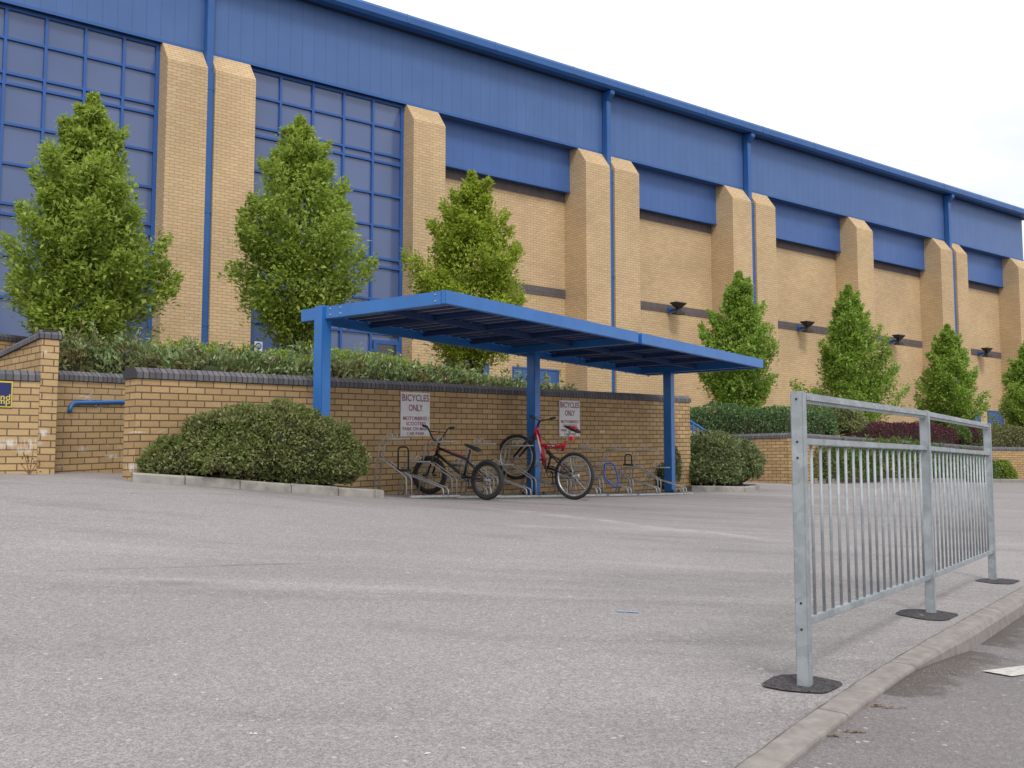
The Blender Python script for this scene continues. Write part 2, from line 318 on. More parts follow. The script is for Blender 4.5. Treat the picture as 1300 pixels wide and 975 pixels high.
# ------------------------------------------------------------------ object helpers
WM = {}
def tag(o, label=None, cat=None, group=None, kind=None):
    if label: o['label'] = label
    if cat: o['category'] = cat
    if group: o['group'] = group
    if kind: o['kind'] = kind
    return o
def thing(name, label, cat, loc=(0, 0, 0), rz=0, group=None):
    o = bpy.data.objects.new(name, None); COL.objects.link(o); o.empty_display_size = .2
    o.location = loc; o.rotation_euler = (0, 0, rz)
    WM[o.name] = (Matrix.Translation(Vector(loc)) @ Matrix.Rotation(rz, 4, 'Z')).inverted()
    return tag(o, label, cat, group)
def obj(name, bm, mat, parent=None, local=False, smooth=False, uv=None, bevel=0, autosmooth=False):
    me = bpy.data.meshes.new(name)
    if bevel:
        bmesh.ops.remove_doubles(bm, verts=bm.verts, dist=1e-5)
        es = [e for e in bm.edges if len(e.link_faces) == 2 and e.calc_face_angle(0) > .6]
        bmesh.ops.bevel(bm, geom=es, offset=bevel, segments=2, affect='EDGES', clamp_overlap=True)
    bmesh.ops.recalc_face_normals(bm, faces=bm.faces)
    if uv:
        ul = bm.loops.layers.uv.new('UVMap')
        for f in bm.faces:
            n = f.normal
            for l in f.loops: l[ul].uv = uv(l.vert.co, n)
    o = bpy.data.objects.new(name, me); COL.objects.link(o)
    if parent is not None:
        o.parent = parent; WM[o.name] = WM[parent.name]
        if not local: bm.transform(WM[parent.name])
    else: WM[o.name] = Matrix.Identity(4)
    bm.to_mesh(me); bm.free()
    if mat: me.materials.append(M[mat] if isinstance(mat, str) else mat)
    if smooth: me.shade_smooth()
    return o
def islands(name, bm, mat, parent, **kw):
    """one object per loose piece of bm"""
    bm.verts.ensure_lookup_table(); seen = set(); out = []
    for v0 in bm.verts:
        if v0 in seen: continue
        st = [v0]; seen.add(v0); comp = []
        while st:
            v_ = st.pop(); comp.append(v_)
            for e_ in v_.link_edges:
                o_ = e_.other_vert(v_)
                if o_ not in seen: seen.add(o_); st.append(o_)
        nb_ = bmesh.new(); mp_ = {v_: nb_.verts.new(v_.co) for v_ in comp}; fs = {f for v_ in comp for f in v_.link_faces}
        for f in fs: nb_.faces.new([mp_[v_] for v_ in f.verts])
        out.append(obj(name, nb_, mat, parent, **kw))
    bm.free(); return out
def struct(name, bm, mat, **kw): return tag(obj(name, bm, mat, **kw), kind='structure')
def boxuv(e=(1, 0), slope=0.0, z0=0.0):
    ex, ey = e
    def f(co, n):
        a = co.x * ex + co.y * ey; p_ = co.x * ey - co.y * ex
        if abs(n.z) > .75: return (a, p_)
        if abs(n.x * ex + n.y * ey) > .75: return (p_, co.z - z0 - slope * a)
        return (a, co.z - z0 - slope * a)
    return f
def prism(bm, pts, vec):
    """extrude a polygon (3D points) along vec"""
    a = [bm.verts.new(p) for p in pts]; b = [bm.verts.new(Vector(p) + Vector(vec)) for p in pts]
    n = len(pts); bm.faces.new(a); bm.faces.new(b[::-1])
    for i in range(n): bm.faces.new((a[i], b[i], b[(i + 1) % n], a[(i + 1) % n]))
def box(bm, o, ax, ay, az):
    """box from corner o along three vectors"""
    o = Vector(o); ax = Vector(ax); ay = Vector(ay); az = Vector(az)
    prism(bm, [o, o + ax, o + ax + ay, o + ay], az)
def frames(pts):
    T = []
    for i in range(len(pts)):
        a = pts[max(0, i - 1)]; b = pts[min(len(pts) - 1, i + 1)]; T.append((b - a).normalized())
    up = Vector((0, 0, 1)) if abs(T[0].z) < .9 else Vector((1, 0, 0))
    N = [(up - T[0] * up.dot(T[0])).normalized()]
    for i in range(1, len(pts)):
        v = N[-1] - T[i] * N[-1].dot(T[i]); N.append(v.normalized())
    return T, N
def tube(bm, pts, r, n=8, closed=False):
    pts = [Vector(p) for p in pts]; rr = r if isinstance(r, (list, tuple)) else [r] * len(pts)
    T, N = frames(pts)
    if closed:
        m_ = len(pts); T = [(pts[(i + 1) % m_] - pts[i - 1]).normalized() for i in range(m_)]
        ax = Vector((0, 0, 0))
        for i in range(m_): ax += (pts[i] - pts[0]).cross(pts[(i + 1) % m_] - pts[0])
        ax = ax.normalized(); N = [ax] * m_
    rings = []
    for p, t_, nn, q in zip(pts, T, N, rr):
        bn = t_.cross(nn)
        rings.append([bm.verts.new(p + (nn * math.cos(a) + bn * math.sin(a)) * q) for a in [2 * math.pi * k / n for k in range(n)]])
    m_ = len(rings)
    for i in range(m_ if closed else m_ - 1):
        A, B = rings[i], rings[(i + 1) % m_]
        for k in range(n): bm.faces.new((A[k], A[(k + 1) % n], B[(k + 1) % n], B[k]))
    if not closed:
        bm.faces.new(rings[0][::-1]); bm.faces.new(rings[-1])
def arc(pts, r=.05, k=4):
    """round the inner corners of a polyline"""
    pts = [Vector(p) for p in pts]; out = [pts[0]]
    for i in range(1, len(pts) - 1):
        a, b, c = pts[i - 1], pts[i], pts[i + 1]
        d1 = (a - b); d2 = (c - b); q = min(r, d1.length * .45, d2.length * .45)
        s = b + d1.normalized() * q; e = b + d2.normalized() * q
        for j in range(k + 1):
            t_ = j / k; out.append(s * (1 - t_) ** 2 + b * 2 * t_ * (1 - t_) + e * t_ ** 2)
    out.append(pts[-1]); return out
def bar(bm, a, b, wx, wz, side=None):
    """rectangular bar a->b, wx wide sideways, wz high"""
    a = Vector(a); b = Vector(b); t_ = (b - a).normalized()
    s = Vector(side) if side else t_.cross(Vector((0, 0, 1)))
    if s.length < 1e-4: s = Vector((1, 0, 0))
    s = s.normalized(); u = s.cross(t_).normalized()
    prism(bm, [a + s * wx / 2 + u * wz / 2, a - s * wx / 2 + u * wz / 2, a - s * wx / 2 - u * wz / 2, a + s * wx / 2 - u * wz / 2], b - a)
def BM(): return bmesh.new()
def V3(xy, z): return Vector((xy[0], xy[1], z))

# ------------------------------------------------------------------ foliage helpers
def leaf_object(name, pos, nrm, size, mat, parent=None, aspect=.5, spread=.8, up=.25, axdir=None):
    n = len(pos)
    ax = (nrm if axdir is None else axdir) * .55 + RNG.normal(size=(n, 3)) * spread * .6 + np.array((0, 0, up)); ax /= np.linalg.norm(ax, axis=1)[:, None]
    nn = nrm * .7 + np.array((0, 0, .5)) + RNG.normal(size=(n, 3)) * spread * .55
    sd = np.cross(ax, nn); sd /= np.maximum(np.linalg.norm(sd, axis=1)[:, None], 1e-6)
    fn = np.cross(sd, ax)
    s = size * RNG.uniform(.65, 1.25, n)[:, None]
    v0 = pos; v2 = pos + ax * s; mid = pos + ax * s * .45
    v1 = mid + sd * s * aspect * .5 + fn * s * .10; v3 = mid - sd * s * aspect * .5 + fn * s * .10
    V = np.stack([v0, v1, v2, v3], 1).reshape(-1, 3)
    if parent is not None:
        Mi = np.array(WM[parent.name]); V = V @ Mi[:3, :3].T + Mi[:3, 3]
    me = bpy.data.meshes.new(name)
    me.vertices.add(4 * n); me.vertices.foreach_set('co', V.astype(np.float32).ravel())
    me.loops.add(4 * n); me.loops.foreach_set('vertex_index', np.arange(4 * n, dtype=np.int32))
    me.polygons.add(n); me.polygons.foreach_set('loop_start', np.arange(0, 4 * n, 4, dtype=np.int32))
    me.polygons.foreach_set('loop_total', np.full(n, 4, dtype=np.int32))
    me.update(calc_edges=True)
    me.materials.append(M[mat]); o = bpy.data.objects.new(name, me); COL.objects.link(o)
    if parent is not None: o.parent = parent; WM[o.name] = WM[parent.name]
    return o
def vnoise(p, s, seed=0):
    """cheap smooth pseudo-noise for numpy points"""
    r = np.random.default_rng(seed); out = np.zeros(len(p))
    for k in range(6):
        d = r.normal(size=3); d /= np.linalg.norm(d); out += np.sin(p @ d * s * (1 + .45 * k) + r.uniform(0, 6.28)) / (1 + .35 * k)
    return out / 3.0

def shrub(name, label, cat, blobs, leaf, mat, density=900, group=None, aspect=.55, stem_or_core=True, rough=.10, seed=1, up=.25):
    """blobs: (centre, rx, ry, rz, rotz) ellipsoids; leaves through an outer shell, a dark filler core inside"""
    base = Vector(blobs[0][0]); base.z -= blobs[0][3]
    th = thing(name, label, cat, base, 0, group)
    Ps, Ns = [], []; core = BM(); rg = np.random.default_rng(seed)
    for (c, rx, ry, rz, rot) in blobs:
        area = 4 * math.pi * ((rx * ry) ** 1.6 / 3 + (rx * rz) ** 1.6 / 3 + (ry * rz) ** 1.6 / 3) ** (1 / 1.6)
        n = int(area * density)
        d = rg.normal(size=(n, 3)); d /= np.linalg.norm(d, axis=1)[:, None]
        d[:, 2] = np.where(d[:, 2] < -.55, -d[:, 2], d[:, 2])
        ca, sa = math.cos(rot), math.sin(rot)
        lump = 1 + rough * vnoise(d * 2.2 + np.array(c), 2.6, seed) + rough * .8 * vnoise(d + np.array(c) * .3, 9, seed + 5)
        k = (1 - rg.exponential(.07, n).clip(0, .35)) * lump
        q = d * np.array((rx, ry, rz)) * k[:, None]
        q = np.c_[q[:, 0] * ca - q[:, 1] * sa, q[:, 0] * sa + q[:, 1] * ca, q[:, 2]] + np.array(c)
        nn = d / np.array((rx, ry, rz)); nn /= np.linalg.norm(nn, axis=1)[:, None]
        nn = np.c_[nn[:, 0] * ca - nn[:, 1] * sa, nn[:, 0] * sa + nn[:, 1] * ca, nn[:, 2]]
        Ps.append(q); Ns.append(nn)
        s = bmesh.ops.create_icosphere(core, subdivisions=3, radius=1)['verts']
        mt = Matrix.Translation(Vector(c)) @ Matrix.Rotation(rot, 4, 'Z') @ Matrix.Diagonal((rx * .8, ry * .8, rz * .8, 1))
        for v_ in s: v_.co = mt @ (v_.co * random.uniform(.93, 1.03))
    pp = np.concatenate(Ps); nn = np.concatenate(Ns)
    # thin out leaves buried inside another blob
    keep = np.ones(len(pp), bool)
    for (c, rx, ry, rz, rot) in blobs:
        ca, sa = math.cos(-rot), math.sin(-rot); dd = pp - np.array(c)
        dd = np.c_[dd[:, 0] * ca - dd[:, 1] * sa, dd[:, 0] * sa + dd[:, 1] * ca, dd[:, 2]] / np.array((rx, ry, rz))
        keep &= np.linalg.norm(dd, axis=1) > .72
    leaf_object('foliage', pp[keep], nn[keep], leaf, mat, th, aspect=aspect, up=up)
    obj('stem_or_core', core, 'shaded_core', th)  # solid dark blobs that stop the view through the leaves
    return th

def hedge(name, label, pts, width, leaf, mat, density=700, seed=1, aspect=.5, rough=.08, spikes=0, group=None, cat='hedge', spread=.8):
    """pts: list of (x, y, zbottom, ztop) along the middle of the hedge"""
    th = thing(name, label, cat, pts[0][:3], 0, group)
    rg = np.random.default_rng(seed); Ps, Ns = [], []; core = BM(); prev = None
    A = np.array(pts, float); seg = np.hypot(*(A[1:, :2] - A[:-1, :2]).T); tot = seg.sum()
    for i in range(len(A) - 1):
        a, b = A[i], A[i + 1]; d = (b - a)[:2] / seg[i]; nr = np.array((d[1], -d[0]))
        hh = ((a[3] - a[2]) + (b[3] - b[2])) / 2; per = 2 * hh + width
        n = int(seg[i] * per * density)
        t_ = rg.uniform(0, 1, n); q = a + (b - a) * t_[:, None]
        ang = rg.uniform(0, 1, n) * math.pi                 # half superellipse from front foot over the top to the back foot
        cx = np.cos(ang); sz = np.sin(ang)
        ex = np.sign(cx) * np.abs(cx) ** .55; ez = np.abs(sz) ** .55
        wv = 1 + rough * vnoise(q[:, :3] * 1.0 + ex[:, None], 2.3, seed) + rough * .9 * vnoise(q[:, :3] + ez[:, None] * .5, 7, seed + 3)
        k = (1 - rg.exponential(.07, n).clip(0, .4)) * wv
        off = ex * width / 2 * k; h = q[:, 2] + (q[:, 3] - q[:, 2]) * ez * k
        Ps.append(np.c_[q[:, 0] + nr[0] * off, q[:, 1] + nr[1] * off, h])
        Ns.append(np.c_[nr[0] * ex, nr[1] * ex, ez * .9 + .1])
        if spikes:
            m_ = int(spikes * seg[i]); ts = rg.uniform(0, 1, m_)
            for tt in ts:
                qq = a + (b - a) * tt; o2 = rg.uniform(-.4, .4) * width; ln = rg.uniform(.1, .3)
                kk = 16; zz = rg.uniform(0, 1, kk) * ln
                Ps.append(np.c_[qq[0] + nr[0] * o2 + rg.normal(0, .02, kk), qq[1] + nr[1] * o2 + rg.normal(0, .02, kk), qq[3] - .05 + zz]); Ns.append(rg.normal(size=(kk, 3)) * .6)
    # rounded ends
    for e_, o_ in ((0, 1), (-1, -2)):
        a = A[e_]; d = (A[e_] - A[o_])[:2]; d = d / np.linalg.norm(d); nr = np.array((d[1], -d[0]))
        n = int((a[3] - a[2]) * width * density * 1.2); ex = rg.uniform(-1, 1, n); ez = rg.uniform(0, 1, n)
        kk = np.sqrt(np.maximum(0, 1 - np.abs(ex) ** 2.5)) * np.sqrt(np.maximum(0, 1 - ez ** 3.5)) * width * .42 * rg.uniform(.75, 1.08, n)
        Ps.append(np.c_[a[0] + nr[0] * ex * width / 2 + d[0] * kk, a[1] + nr[1] * ex * width / 2 + d[1] * kk, a[2] + (a[3] - a[2]) * ez])
        Ns.append(np.c_[np.full(n, d[0]), np.full(n, d[1]), ez * .5])
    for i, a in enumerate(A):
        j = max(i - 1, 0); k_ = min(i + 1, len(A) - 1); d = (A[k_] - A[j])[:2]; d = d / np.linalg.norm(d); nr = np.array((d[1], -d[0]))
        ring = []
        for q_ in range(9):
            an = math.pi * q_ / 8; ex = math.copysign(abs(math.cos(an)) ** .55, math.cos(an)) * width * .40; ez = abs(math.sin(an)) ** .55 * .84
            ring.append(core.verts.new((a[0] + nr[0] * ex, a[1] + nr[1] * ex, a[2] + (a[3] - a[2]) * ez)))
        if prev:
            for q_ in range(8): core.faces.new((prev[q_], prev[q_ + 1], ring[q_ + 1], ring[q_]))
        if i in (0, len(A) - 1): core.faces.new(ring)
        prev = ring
    leaf_object('foliage', np.concatenate(Ps), np.concatenate(Ns), leaf, mat, th, aspect=aspect, spread=spread)
    obj('stem_or_core', core, 'shaded_core', th)  # dark filler body under the leaves, coloured for inner shade
    return th

def tree(label, base, ztop, zcrown, profile, rad, leaf, mat, nleaf, seed, trunk_r=.07, lean=(0, 0), group='conical trees on the terrace in front of the hall', stems=1):
    """profile: list of (height fraction, radius fraction) of the crown"""
    th = thing('hornbeam_tree', label, 'tree', base, 0, group); rg = np.random.default_rng(seed); rd = random.Random(seed)
    H = ztop - zcrown
    pf = lambda f: np.interp(f, [a for a, _ in profile], [b_ for _, b_ in profile]) * rad
    bx, by, bz = base
    tr = BM(); axis = lambda z: Vector((bx + lean[0] * (z - bz) / (ztop - bz), by + lean[1] * (z - bz) / (ztop - bz), z))
    zs = np.linspace(bz - .1, zcrown + H * .93, 12)
    tube(tr, [axis(z) + Vector((rd.gauss(0, .012), rd.gauss(0, .012), 0)) for z in zs], [trunk_r * (1 - .93 * i / 11) + .004 for i in range(12)], 8)
    for s in range(stems - 1):
        an = rd.uniform(0, 6.28) if stems > 3 else (math.pi * (1 if s else 0) + .3)
        p0 = axis(bz + .05) ; z1 = zcrown + H * .45
        tube(tr, [p0 + Vector((math.cos(an), math.sin(an) * .6, 0)) * (pf(.4) * .62 * q ** 1.1) + Vector((0, 0, (z1 - bz) * q)) for q in np.linspace(0, 1, 7)], [trunk_r * .6 * (1 - .8 * q) for q in np.linspace(0, 1, 7)], 6)
    Ps, Ns, Ax = [], [], []; nb = 70; per = nleaf / nb
    for i in range(nb):
        f = ((i + .5) / nb) ** .92 * .96; an = i * 2.39996 + rd.gauss(0, .35)
        bulge = 1 + .13 * math.sin(2 * an + seed * 1.7 + f * 7) + .10 * math.sin(3 * an - seed + f * 17)
        Rf = float(pf(f)) * bulge * rd.choice((rd.uniform(.52, .82), rd.uniform(.82, 1.02), rd.uniform(.98, 1.16)))
        rise = rd.uniform(.30, .62) * Rf + .15                # limbs sweep up and out
        zt = zcrown + H * f; zr = max(zt - rise, bz + .4)
        o = axis(zr); rad_ = Vector((math.cos(an), math.sin(an), 0)); tip = axis(zt) + rad_ * Rf; sid = Vector((-math.sin(an), math.cos(an), 0))
        cv = lambda q: o.lerp(tip, q) - Vector((0, 0, 1)) * (rise * .30 * math.sin(math.pi * q))
        tube(tr, [cv(q) for q in (0, .25, .5, .75, .97)], [trunk_r * .30, trunk_r * .24, trunk_r * .17, trunk_r * .1, .003], 5)
        m_ = int(per * (.30 + .95 * Rf / rad) * rd.uniform(.7, 1.3))
        q = 1.03 - rg.beta(1.15, 2.1, m_) * .95
        P_ = np.array([cv(float(v)) for v in q])
        wd = (.06 + .36 * Rf * np.sin(np.pi * (q.clip(.05, 1.03) * .86 + .09)) ** .8)
        # twigs: leaves sit in little tufts along side shoots
        nt = max(6, m_ // 26); tw_q = rg.integers(0, nt, m_); tl = rg.normal(size=(nt, 3)) * np.array((.8, .8, .42))
        off = tl[tw_q] * .72 + rg.normal(size=(m_, 3)) * np.array((.34, .34, .26))
        wz = np.minimum(wd, .16 * rad / 1.5 + .12 * Rf)
        lat = off[:, :1] * wd[:, None] * np.array(sid)[None] + off[:, 1:2] * (wd * .35)[:, None] * np.array(rad_)[None]
        pp = P_ + lat + np.c_[np.zeros(m_), np.zeros(m_), off[:, 2] * wz - np.abs(off[:, 0]) * wd * .12]
        Ps.append(pp); Ns.append(np.tile(np.array((rad_.x * .45, rad_.y * .45, .75)), (m_, 1)))
        Ax.append(np.array(rad_)[None] * .8 + np.array(sid)[None] * np.sign(off[:, :1]) * .5 + np.array((0, 0, .15)))
    # a thin inner veil of leaves round the limbs
    m_ = nleaf // 7; f = rg.uniform(.03, .9, m_); r_ = pf(f) * np.sqrt(rg.uniform(.03, .62, m_)); an = rg.uniform(0, 6.28, m_)
    Ps.append(np.c_[bx + lean[0] * f + np.cos(an) * r_, by + lean[1] * f + np.sin(an) * r_, zcrown + H * f + rg.normal(0, .05, m_)]); Ns.append(np.c_[np.cos(an) * .5, np.sin(an) * .5, np.full(m_, .6)]); Ax.append(Ns[-1])
    # leading shoot and inner leaves
    m_ = nleaf // 14; f = rg.uniform(.72, 1.0, m_); r_ = np.interp(f, [.72, 1], [pf(.8) * .7, .03]) * np.sqrt(rg.uniform(0, 1, m_)); an = rg.uniform(0, 6.28, m_)
    Ps.append(np.c_[bx + lean[0] * f + np.cos(an) * r_, by + lean[1] * f + np.sin(an) * r_, zcrown + H * f]); Ns.append(np.c_[np.cos(an) * .6, np.sin(an) * .6, np.full(m_, .6)]); Ax.append(Ns[-1])
    pp = np.concatenate(Ps); nn = np.concatenate(Ns)
    leaf_object('crown', pp, nn, leaf, mat, th, aspect=.5, spread=.75, up=.08, axdir=np.concatenate(Ax))
    obj('trunk', tr, 'bark', th, smooth=True)
    return th

# ================================================================== SETTING: ground, kerb, road
K0 = G(948, 966); K1 = G(1300, 745)                       # back edge of the kerb at the two ends of what shows
kd = Vector((K1.x - K0.x, K1.y - K0.y, 0)).normalized(); kn = Vector((kd.y, -kd.x, 0))   # kn points to the road
def KP(u, w, dz=0):                                        # u along the kerb from K0, w towards the road
    q = K0 + kd * u + kn * w; return Vector((q.x, q.y, g(q.x, q.y) + dz))
def sheet(name, us, ws, zf, mat):
    bm = BM(); rows = []
    for u in us: rows.append([bm.verts.new(KP(u, w_, zf(u, w_))) for w_ in ws])
    for i in range(len(us) - 1):
        for j in range(len(ws) - 1): bm.faces.new((rows[i][j], rows[i + 1][j], rows[i + 1][j + 1], rows[i][j + 1]))
    return struct(name, bm, mat, smooth=True)
us = [-600, -200, -80, -40, -20] + list(np.arange(-10, 45, .5)) + [50, 60, 80, 200, 700]
sheet('car_park', us, [-700, -200, -90, -60, -50] + list(np.arange(-40, 0, .5)) + [0], lambda u, w_: 0, 'carpark')
# kerb: dropped near the camera, a ramped transition stone, then full height
t0 = (G(1142, 843) - K0).dot(kd); t1 = (G(1207, 798) - K0).dot(kd)
KW = .105
def drop(u): return -0.016 - .075 * min(1, max(0, (u - t0) / (t1 - t0)))
sheet('road', us, [KW - .02, .3, .5, .8, 1.2, 1.8, 2.6, 4, 6, 9, 14, 25, 60, 200, 700], lambda u, w_: drop(u) , 'road')
def kerb_stones(name, path, wn, top, bot, mat, length=.9, radius=.03, batter=.02):
    """path(u)->Vector at back edge; wn(u) outward vector; stones with thin joints"""
    pass
bm = BM(); u = -6.0
edges_u = [t0 - .92 * k for k in range(9, 0, -1)] + [t0, t1] + [t1 + .92 * k for k in range(1, 24)]
for a, b_ in zip(edges_u[:-1], edges_u[1:]):
    a2, b2 = a + .004, b_ - .004; secs = []
    for q in np.linspace(a2, b2, 5):
        dr = drop(q);         full = min(1, max(0, (-dr - .016) / .075)); rr = .010 + .024 * full
        pr = [(0.0, -.2), (0.0, .006), (KW - rr * 1.6, .004), (KW - rr * .55, .004 - rr * .28), (KW - .002, .004 - rr), (KW + .012 * full, dr - .2)]
        secs.append([bm.verts.new(KP(q, w_, z_)) for w_, z_ in pr])
    for s0, s1 in zip(secs[:-1], secs[1:]):
        for k in range(len(s0) - 1): bm.faces.new((s0[k], s0[k + 1], s1[k + 1], s1[k]))
    bm.faces.new(secs[0][::-1]); bm.faces.new(secs[-1])
struct('kerb', bm, 'kerb')
bm = BM(); rows = [[bm.verts.new(KP(u, w_ + random.uniform(-.003, .002), .0075 - .004 * (w_ < -.002))) for w_ in (-.004, .003)] for u in np.arange(-4, 24, .07)]
for i in range(len(rows) - 1): bm.faces.new((rows[i][0], rows[i + 1][0], rows[i + 1][1], rows[i][1]))
M['joint'] = plain('dusty joint', (.13, .115, .11), .95, var=.4, nscale=20)
struct('kerb_joint', bm, 'joint')
# silt and grime washed along the foot of the kerb
m, t, b = new_mat('gutter silt'); p = gpos(t)
t.links.new(ramp(t, noise(t, p, 30, 4, .7), .3, .7, (.05, .038, .03), (.13, .10, .08)), b.inputs['Base Color']); b.inputs['Roughness'].default_value = .95
uvs = t.nodes.new('ShaderNodeSeparateXYZ'); t.links.new(uvn(t), uvs.inputs[0])
mu = t.nodes.new('ShaderNodeMath'); mu.operation = 'SUBTRACT'; t.links.new(noise(t, p, 7, 5, .65), mu.inputs[0]); t.links.new(uvs.outputs[0], mu.inputs[1])
t.links.new(ramp(t, mu.outputs[0], -.02, .22, (0, 0, 0), (.36, .36, .36)), b.inputs['Alpha']); M['silt'] = m
bm = BM(); rows = []; ul_ = np.arange(t0 - .5, t0 + 9, .12)
for u in ul_: rows.append([bm.verts.new(KP(u, KW - .01 + w_, drop(u) + .0035)) for w_ in (0, .1, .22, .42)])
for i in range(len(rows) - 1):
    for j in range(3): bm.faces.new((rows[i][j], rows[i + 1][j], rows[i + 1][j + 1], rows[i][j + 1]))
ki = K0.x * kn.x + K0.y * kn.y + KW
struct('gutter_silt', bm, 'silt', uv=lambda co, n_: ((co.x * kn.x + co.y * kn.y - ki) / .55 + .12, 0))
# asphalt repairs round the railing feet
def drape(poly, dz, sub=1):
    for _ in range(1):
        nn_ = len(poly); poly = [v_ for i in range(nn_) for v_ in (poly[i].lerp(poly[(i + 1) % nn_], .14), poly[i].lerp(poly[(i + 1) % nn_], .86))]
    bm = BM(); c = sum(poly, Vector()) / len(poly); cz = bm.verts.new((c.x, c.y, g(c.x, c.y) + dz))
    ring = []
    n = len(poly); fine = []
    for i in range(n):
        for k in range(2): fine.append(poly[i].lerp(poly[(i + 1) % n], k / 2))
    for p_ in fine:
        q = p_ + (p_ - c) * random.uniform(-.03, .03); ring.append(bm.verts.new((q.x, q.y, g(q.x, q.y) + dz * .55)))
    inner = [bm.verts.new((c.x + (v_.co.x - c.x) * .9, c.y + (v_.co.y - c.y) * .9, g(v_.co.x, v_.co.y) + dz)) for v_ in ring]
    m_ = len(ring)
    for i in range(m_):
        bm.faces.new((ring[i], ring[(i + 1) % m_], inner[(i + 1) % m_], inner[i])); bm.faces.new((inner[i], inner[(i + 1) % m_], cz))
    return bm
crop4 = lambda x, y: G(930 + x / 3.305, 680 + y / 3.305)
for i, pl in enumerate([[(115, 632), (180, 590), (300, 585), (480, 622), (395, 665), (215, 655)], [(675, 330), (715, 312), (850, 315), (955, 332), (900, 360), (800, 355)], [(1015, 192), (1040, 184), (1140, 183), (1210, 190), (1170, 206), (1100, 204)]]):
    struct('pavement_patch', drape([crop4(*q) for q in pl], .008), 'patch')
# the broken white line on the road
q0 = G(1248, 877, -.11); q1 = G(1300, 860.6, -.11); dl = Vector((q1.x - q0.x, q1.y - q0.y, 0)).normalized(); dn = Vector((dl.y, -dl.x, 0))
bm = BM(); rows = []
for k in range(9):
    c = q0 + dl * (k * .25)
    rows.append([bm.verts.new((c + dn * w_).to_tuple()[:2] + (g(c.x + dn.x * w_, c.y + dn.y * w_) + drop((Vector((c.x, c.y, 0)) - Vector((K0.x, K0.y, 0))).dot(kd)) + .005,)) for w_ in (0, .06, .12)])
for k in range(8):
    for j in range(2): bm.faces.new((rows[k][j], rows[k + 1][j], rows[k + 1][j + 1], rows[k][j + 1]))
struct('road_marking', bm, 'white_paint')
# a short blue spray mark on the asphalt
a = G(783, 777); b_ = G(811, 778.5); bm = BM()
for s_, e_ in ((0, .38), (.45, 1)):
    p0 = a.lerp(b_, s_); p1 = a.lerp(b_, e_); q = Vector((0, .022, 0))
    prism(bm, [p0 + Vector((0, 0, .003)), p1 + Vector((0, 0, .003)), p1 + q + Vector((0, 0, .003)), p0 + q + Vector((0, 0, .003))], (0, 0, .002))
M['spray'] = plain('blue spray paint', (.22, .42, .62), .8, var=.3, nscale=60)
struct('pavement_marking', bm, 'spray')
# grit and leaf litter in the gutter, and pale chips on the car park
bm = BM()
for k in range(700):
    u = random.choice([random.gauss(t0 + .2, .4), random.uniform(t0 - .3, t0 + 6)]); w_ = KW + .02 + abs(random.gauss(0, .09)); s = random.uniform(.0015, .0045)
    q = KP(u, w_, drop(u) + s * .3)
    bmesh.ops.create_cone(bm, cap_ends=True, segments=4, radius1=s, radius2=s * .4, depth=s, matrix=Matrix.Translation(q) @ Matrix.Rotation(random.uniform(0, 6), 4, 'Z'))
M['grit'] = plain('pale grit', (.33, .29, .24), .9, var=.5, nscale=80)
tag(obj('grit', bm, 'grit'), kind='stuff')
bm = BM()
for k in range(38):
    px = random.uniform(0, 1000); py = random.uniform(650, 960); q = G(px, py); s = random.uniform(.003, .008)
    bmesh.ops.create_cone(bm, cap_ends=True, segments=5, radius1=s, radius2=s * .6, depth=.003, matrix=Matrix.Translation(q + Vector((0, 0, .003))) @ Matrix.Rotation(random.uniform(0, 6), 4, 'Z') @ Matrix.Diagonal((1.6, .7, 1, 1)))
M['chip'] = plain('pale litter', (.6, .58, .54), .8, var=.2, nscale=60)
tag(obj('litter', bm, 'chip'), kind='stuff')
bm = BM()
for (px, py, wd) in ((1062, 937, .05), (1136, 900.5, .085), (1113, 898, .02), (1085, 932, .03)):
    q = G(px, py, -.02)
    for k in range(14):
        a = random.uniform(0, 6.28); c = q + Vector((random.gauss(0, wd * .5), random.gauss(0, wd * .12), .004 + random.uniform(0, .006)))
        v_ = [c + Vector((math.cos(a + b_) * .006 * (1.6 if j % 2 else .7), math.sin(a + b_) * .006 * (1.6 if j % 2 else .7), random.uniform(0, .004))) for j, b_ in enumerate((0, 1.57, 3.14, 4.71))]
        bm.faces.new([bm.verts.new(x) for x in v_])
M['dead_leaf'] = plain('dead leaf', (.2, .125, .06), .9, var=.3, nscale=60)
tag(obj('dead_leaves', bm, 'dead_leaf'), kind='stuff')

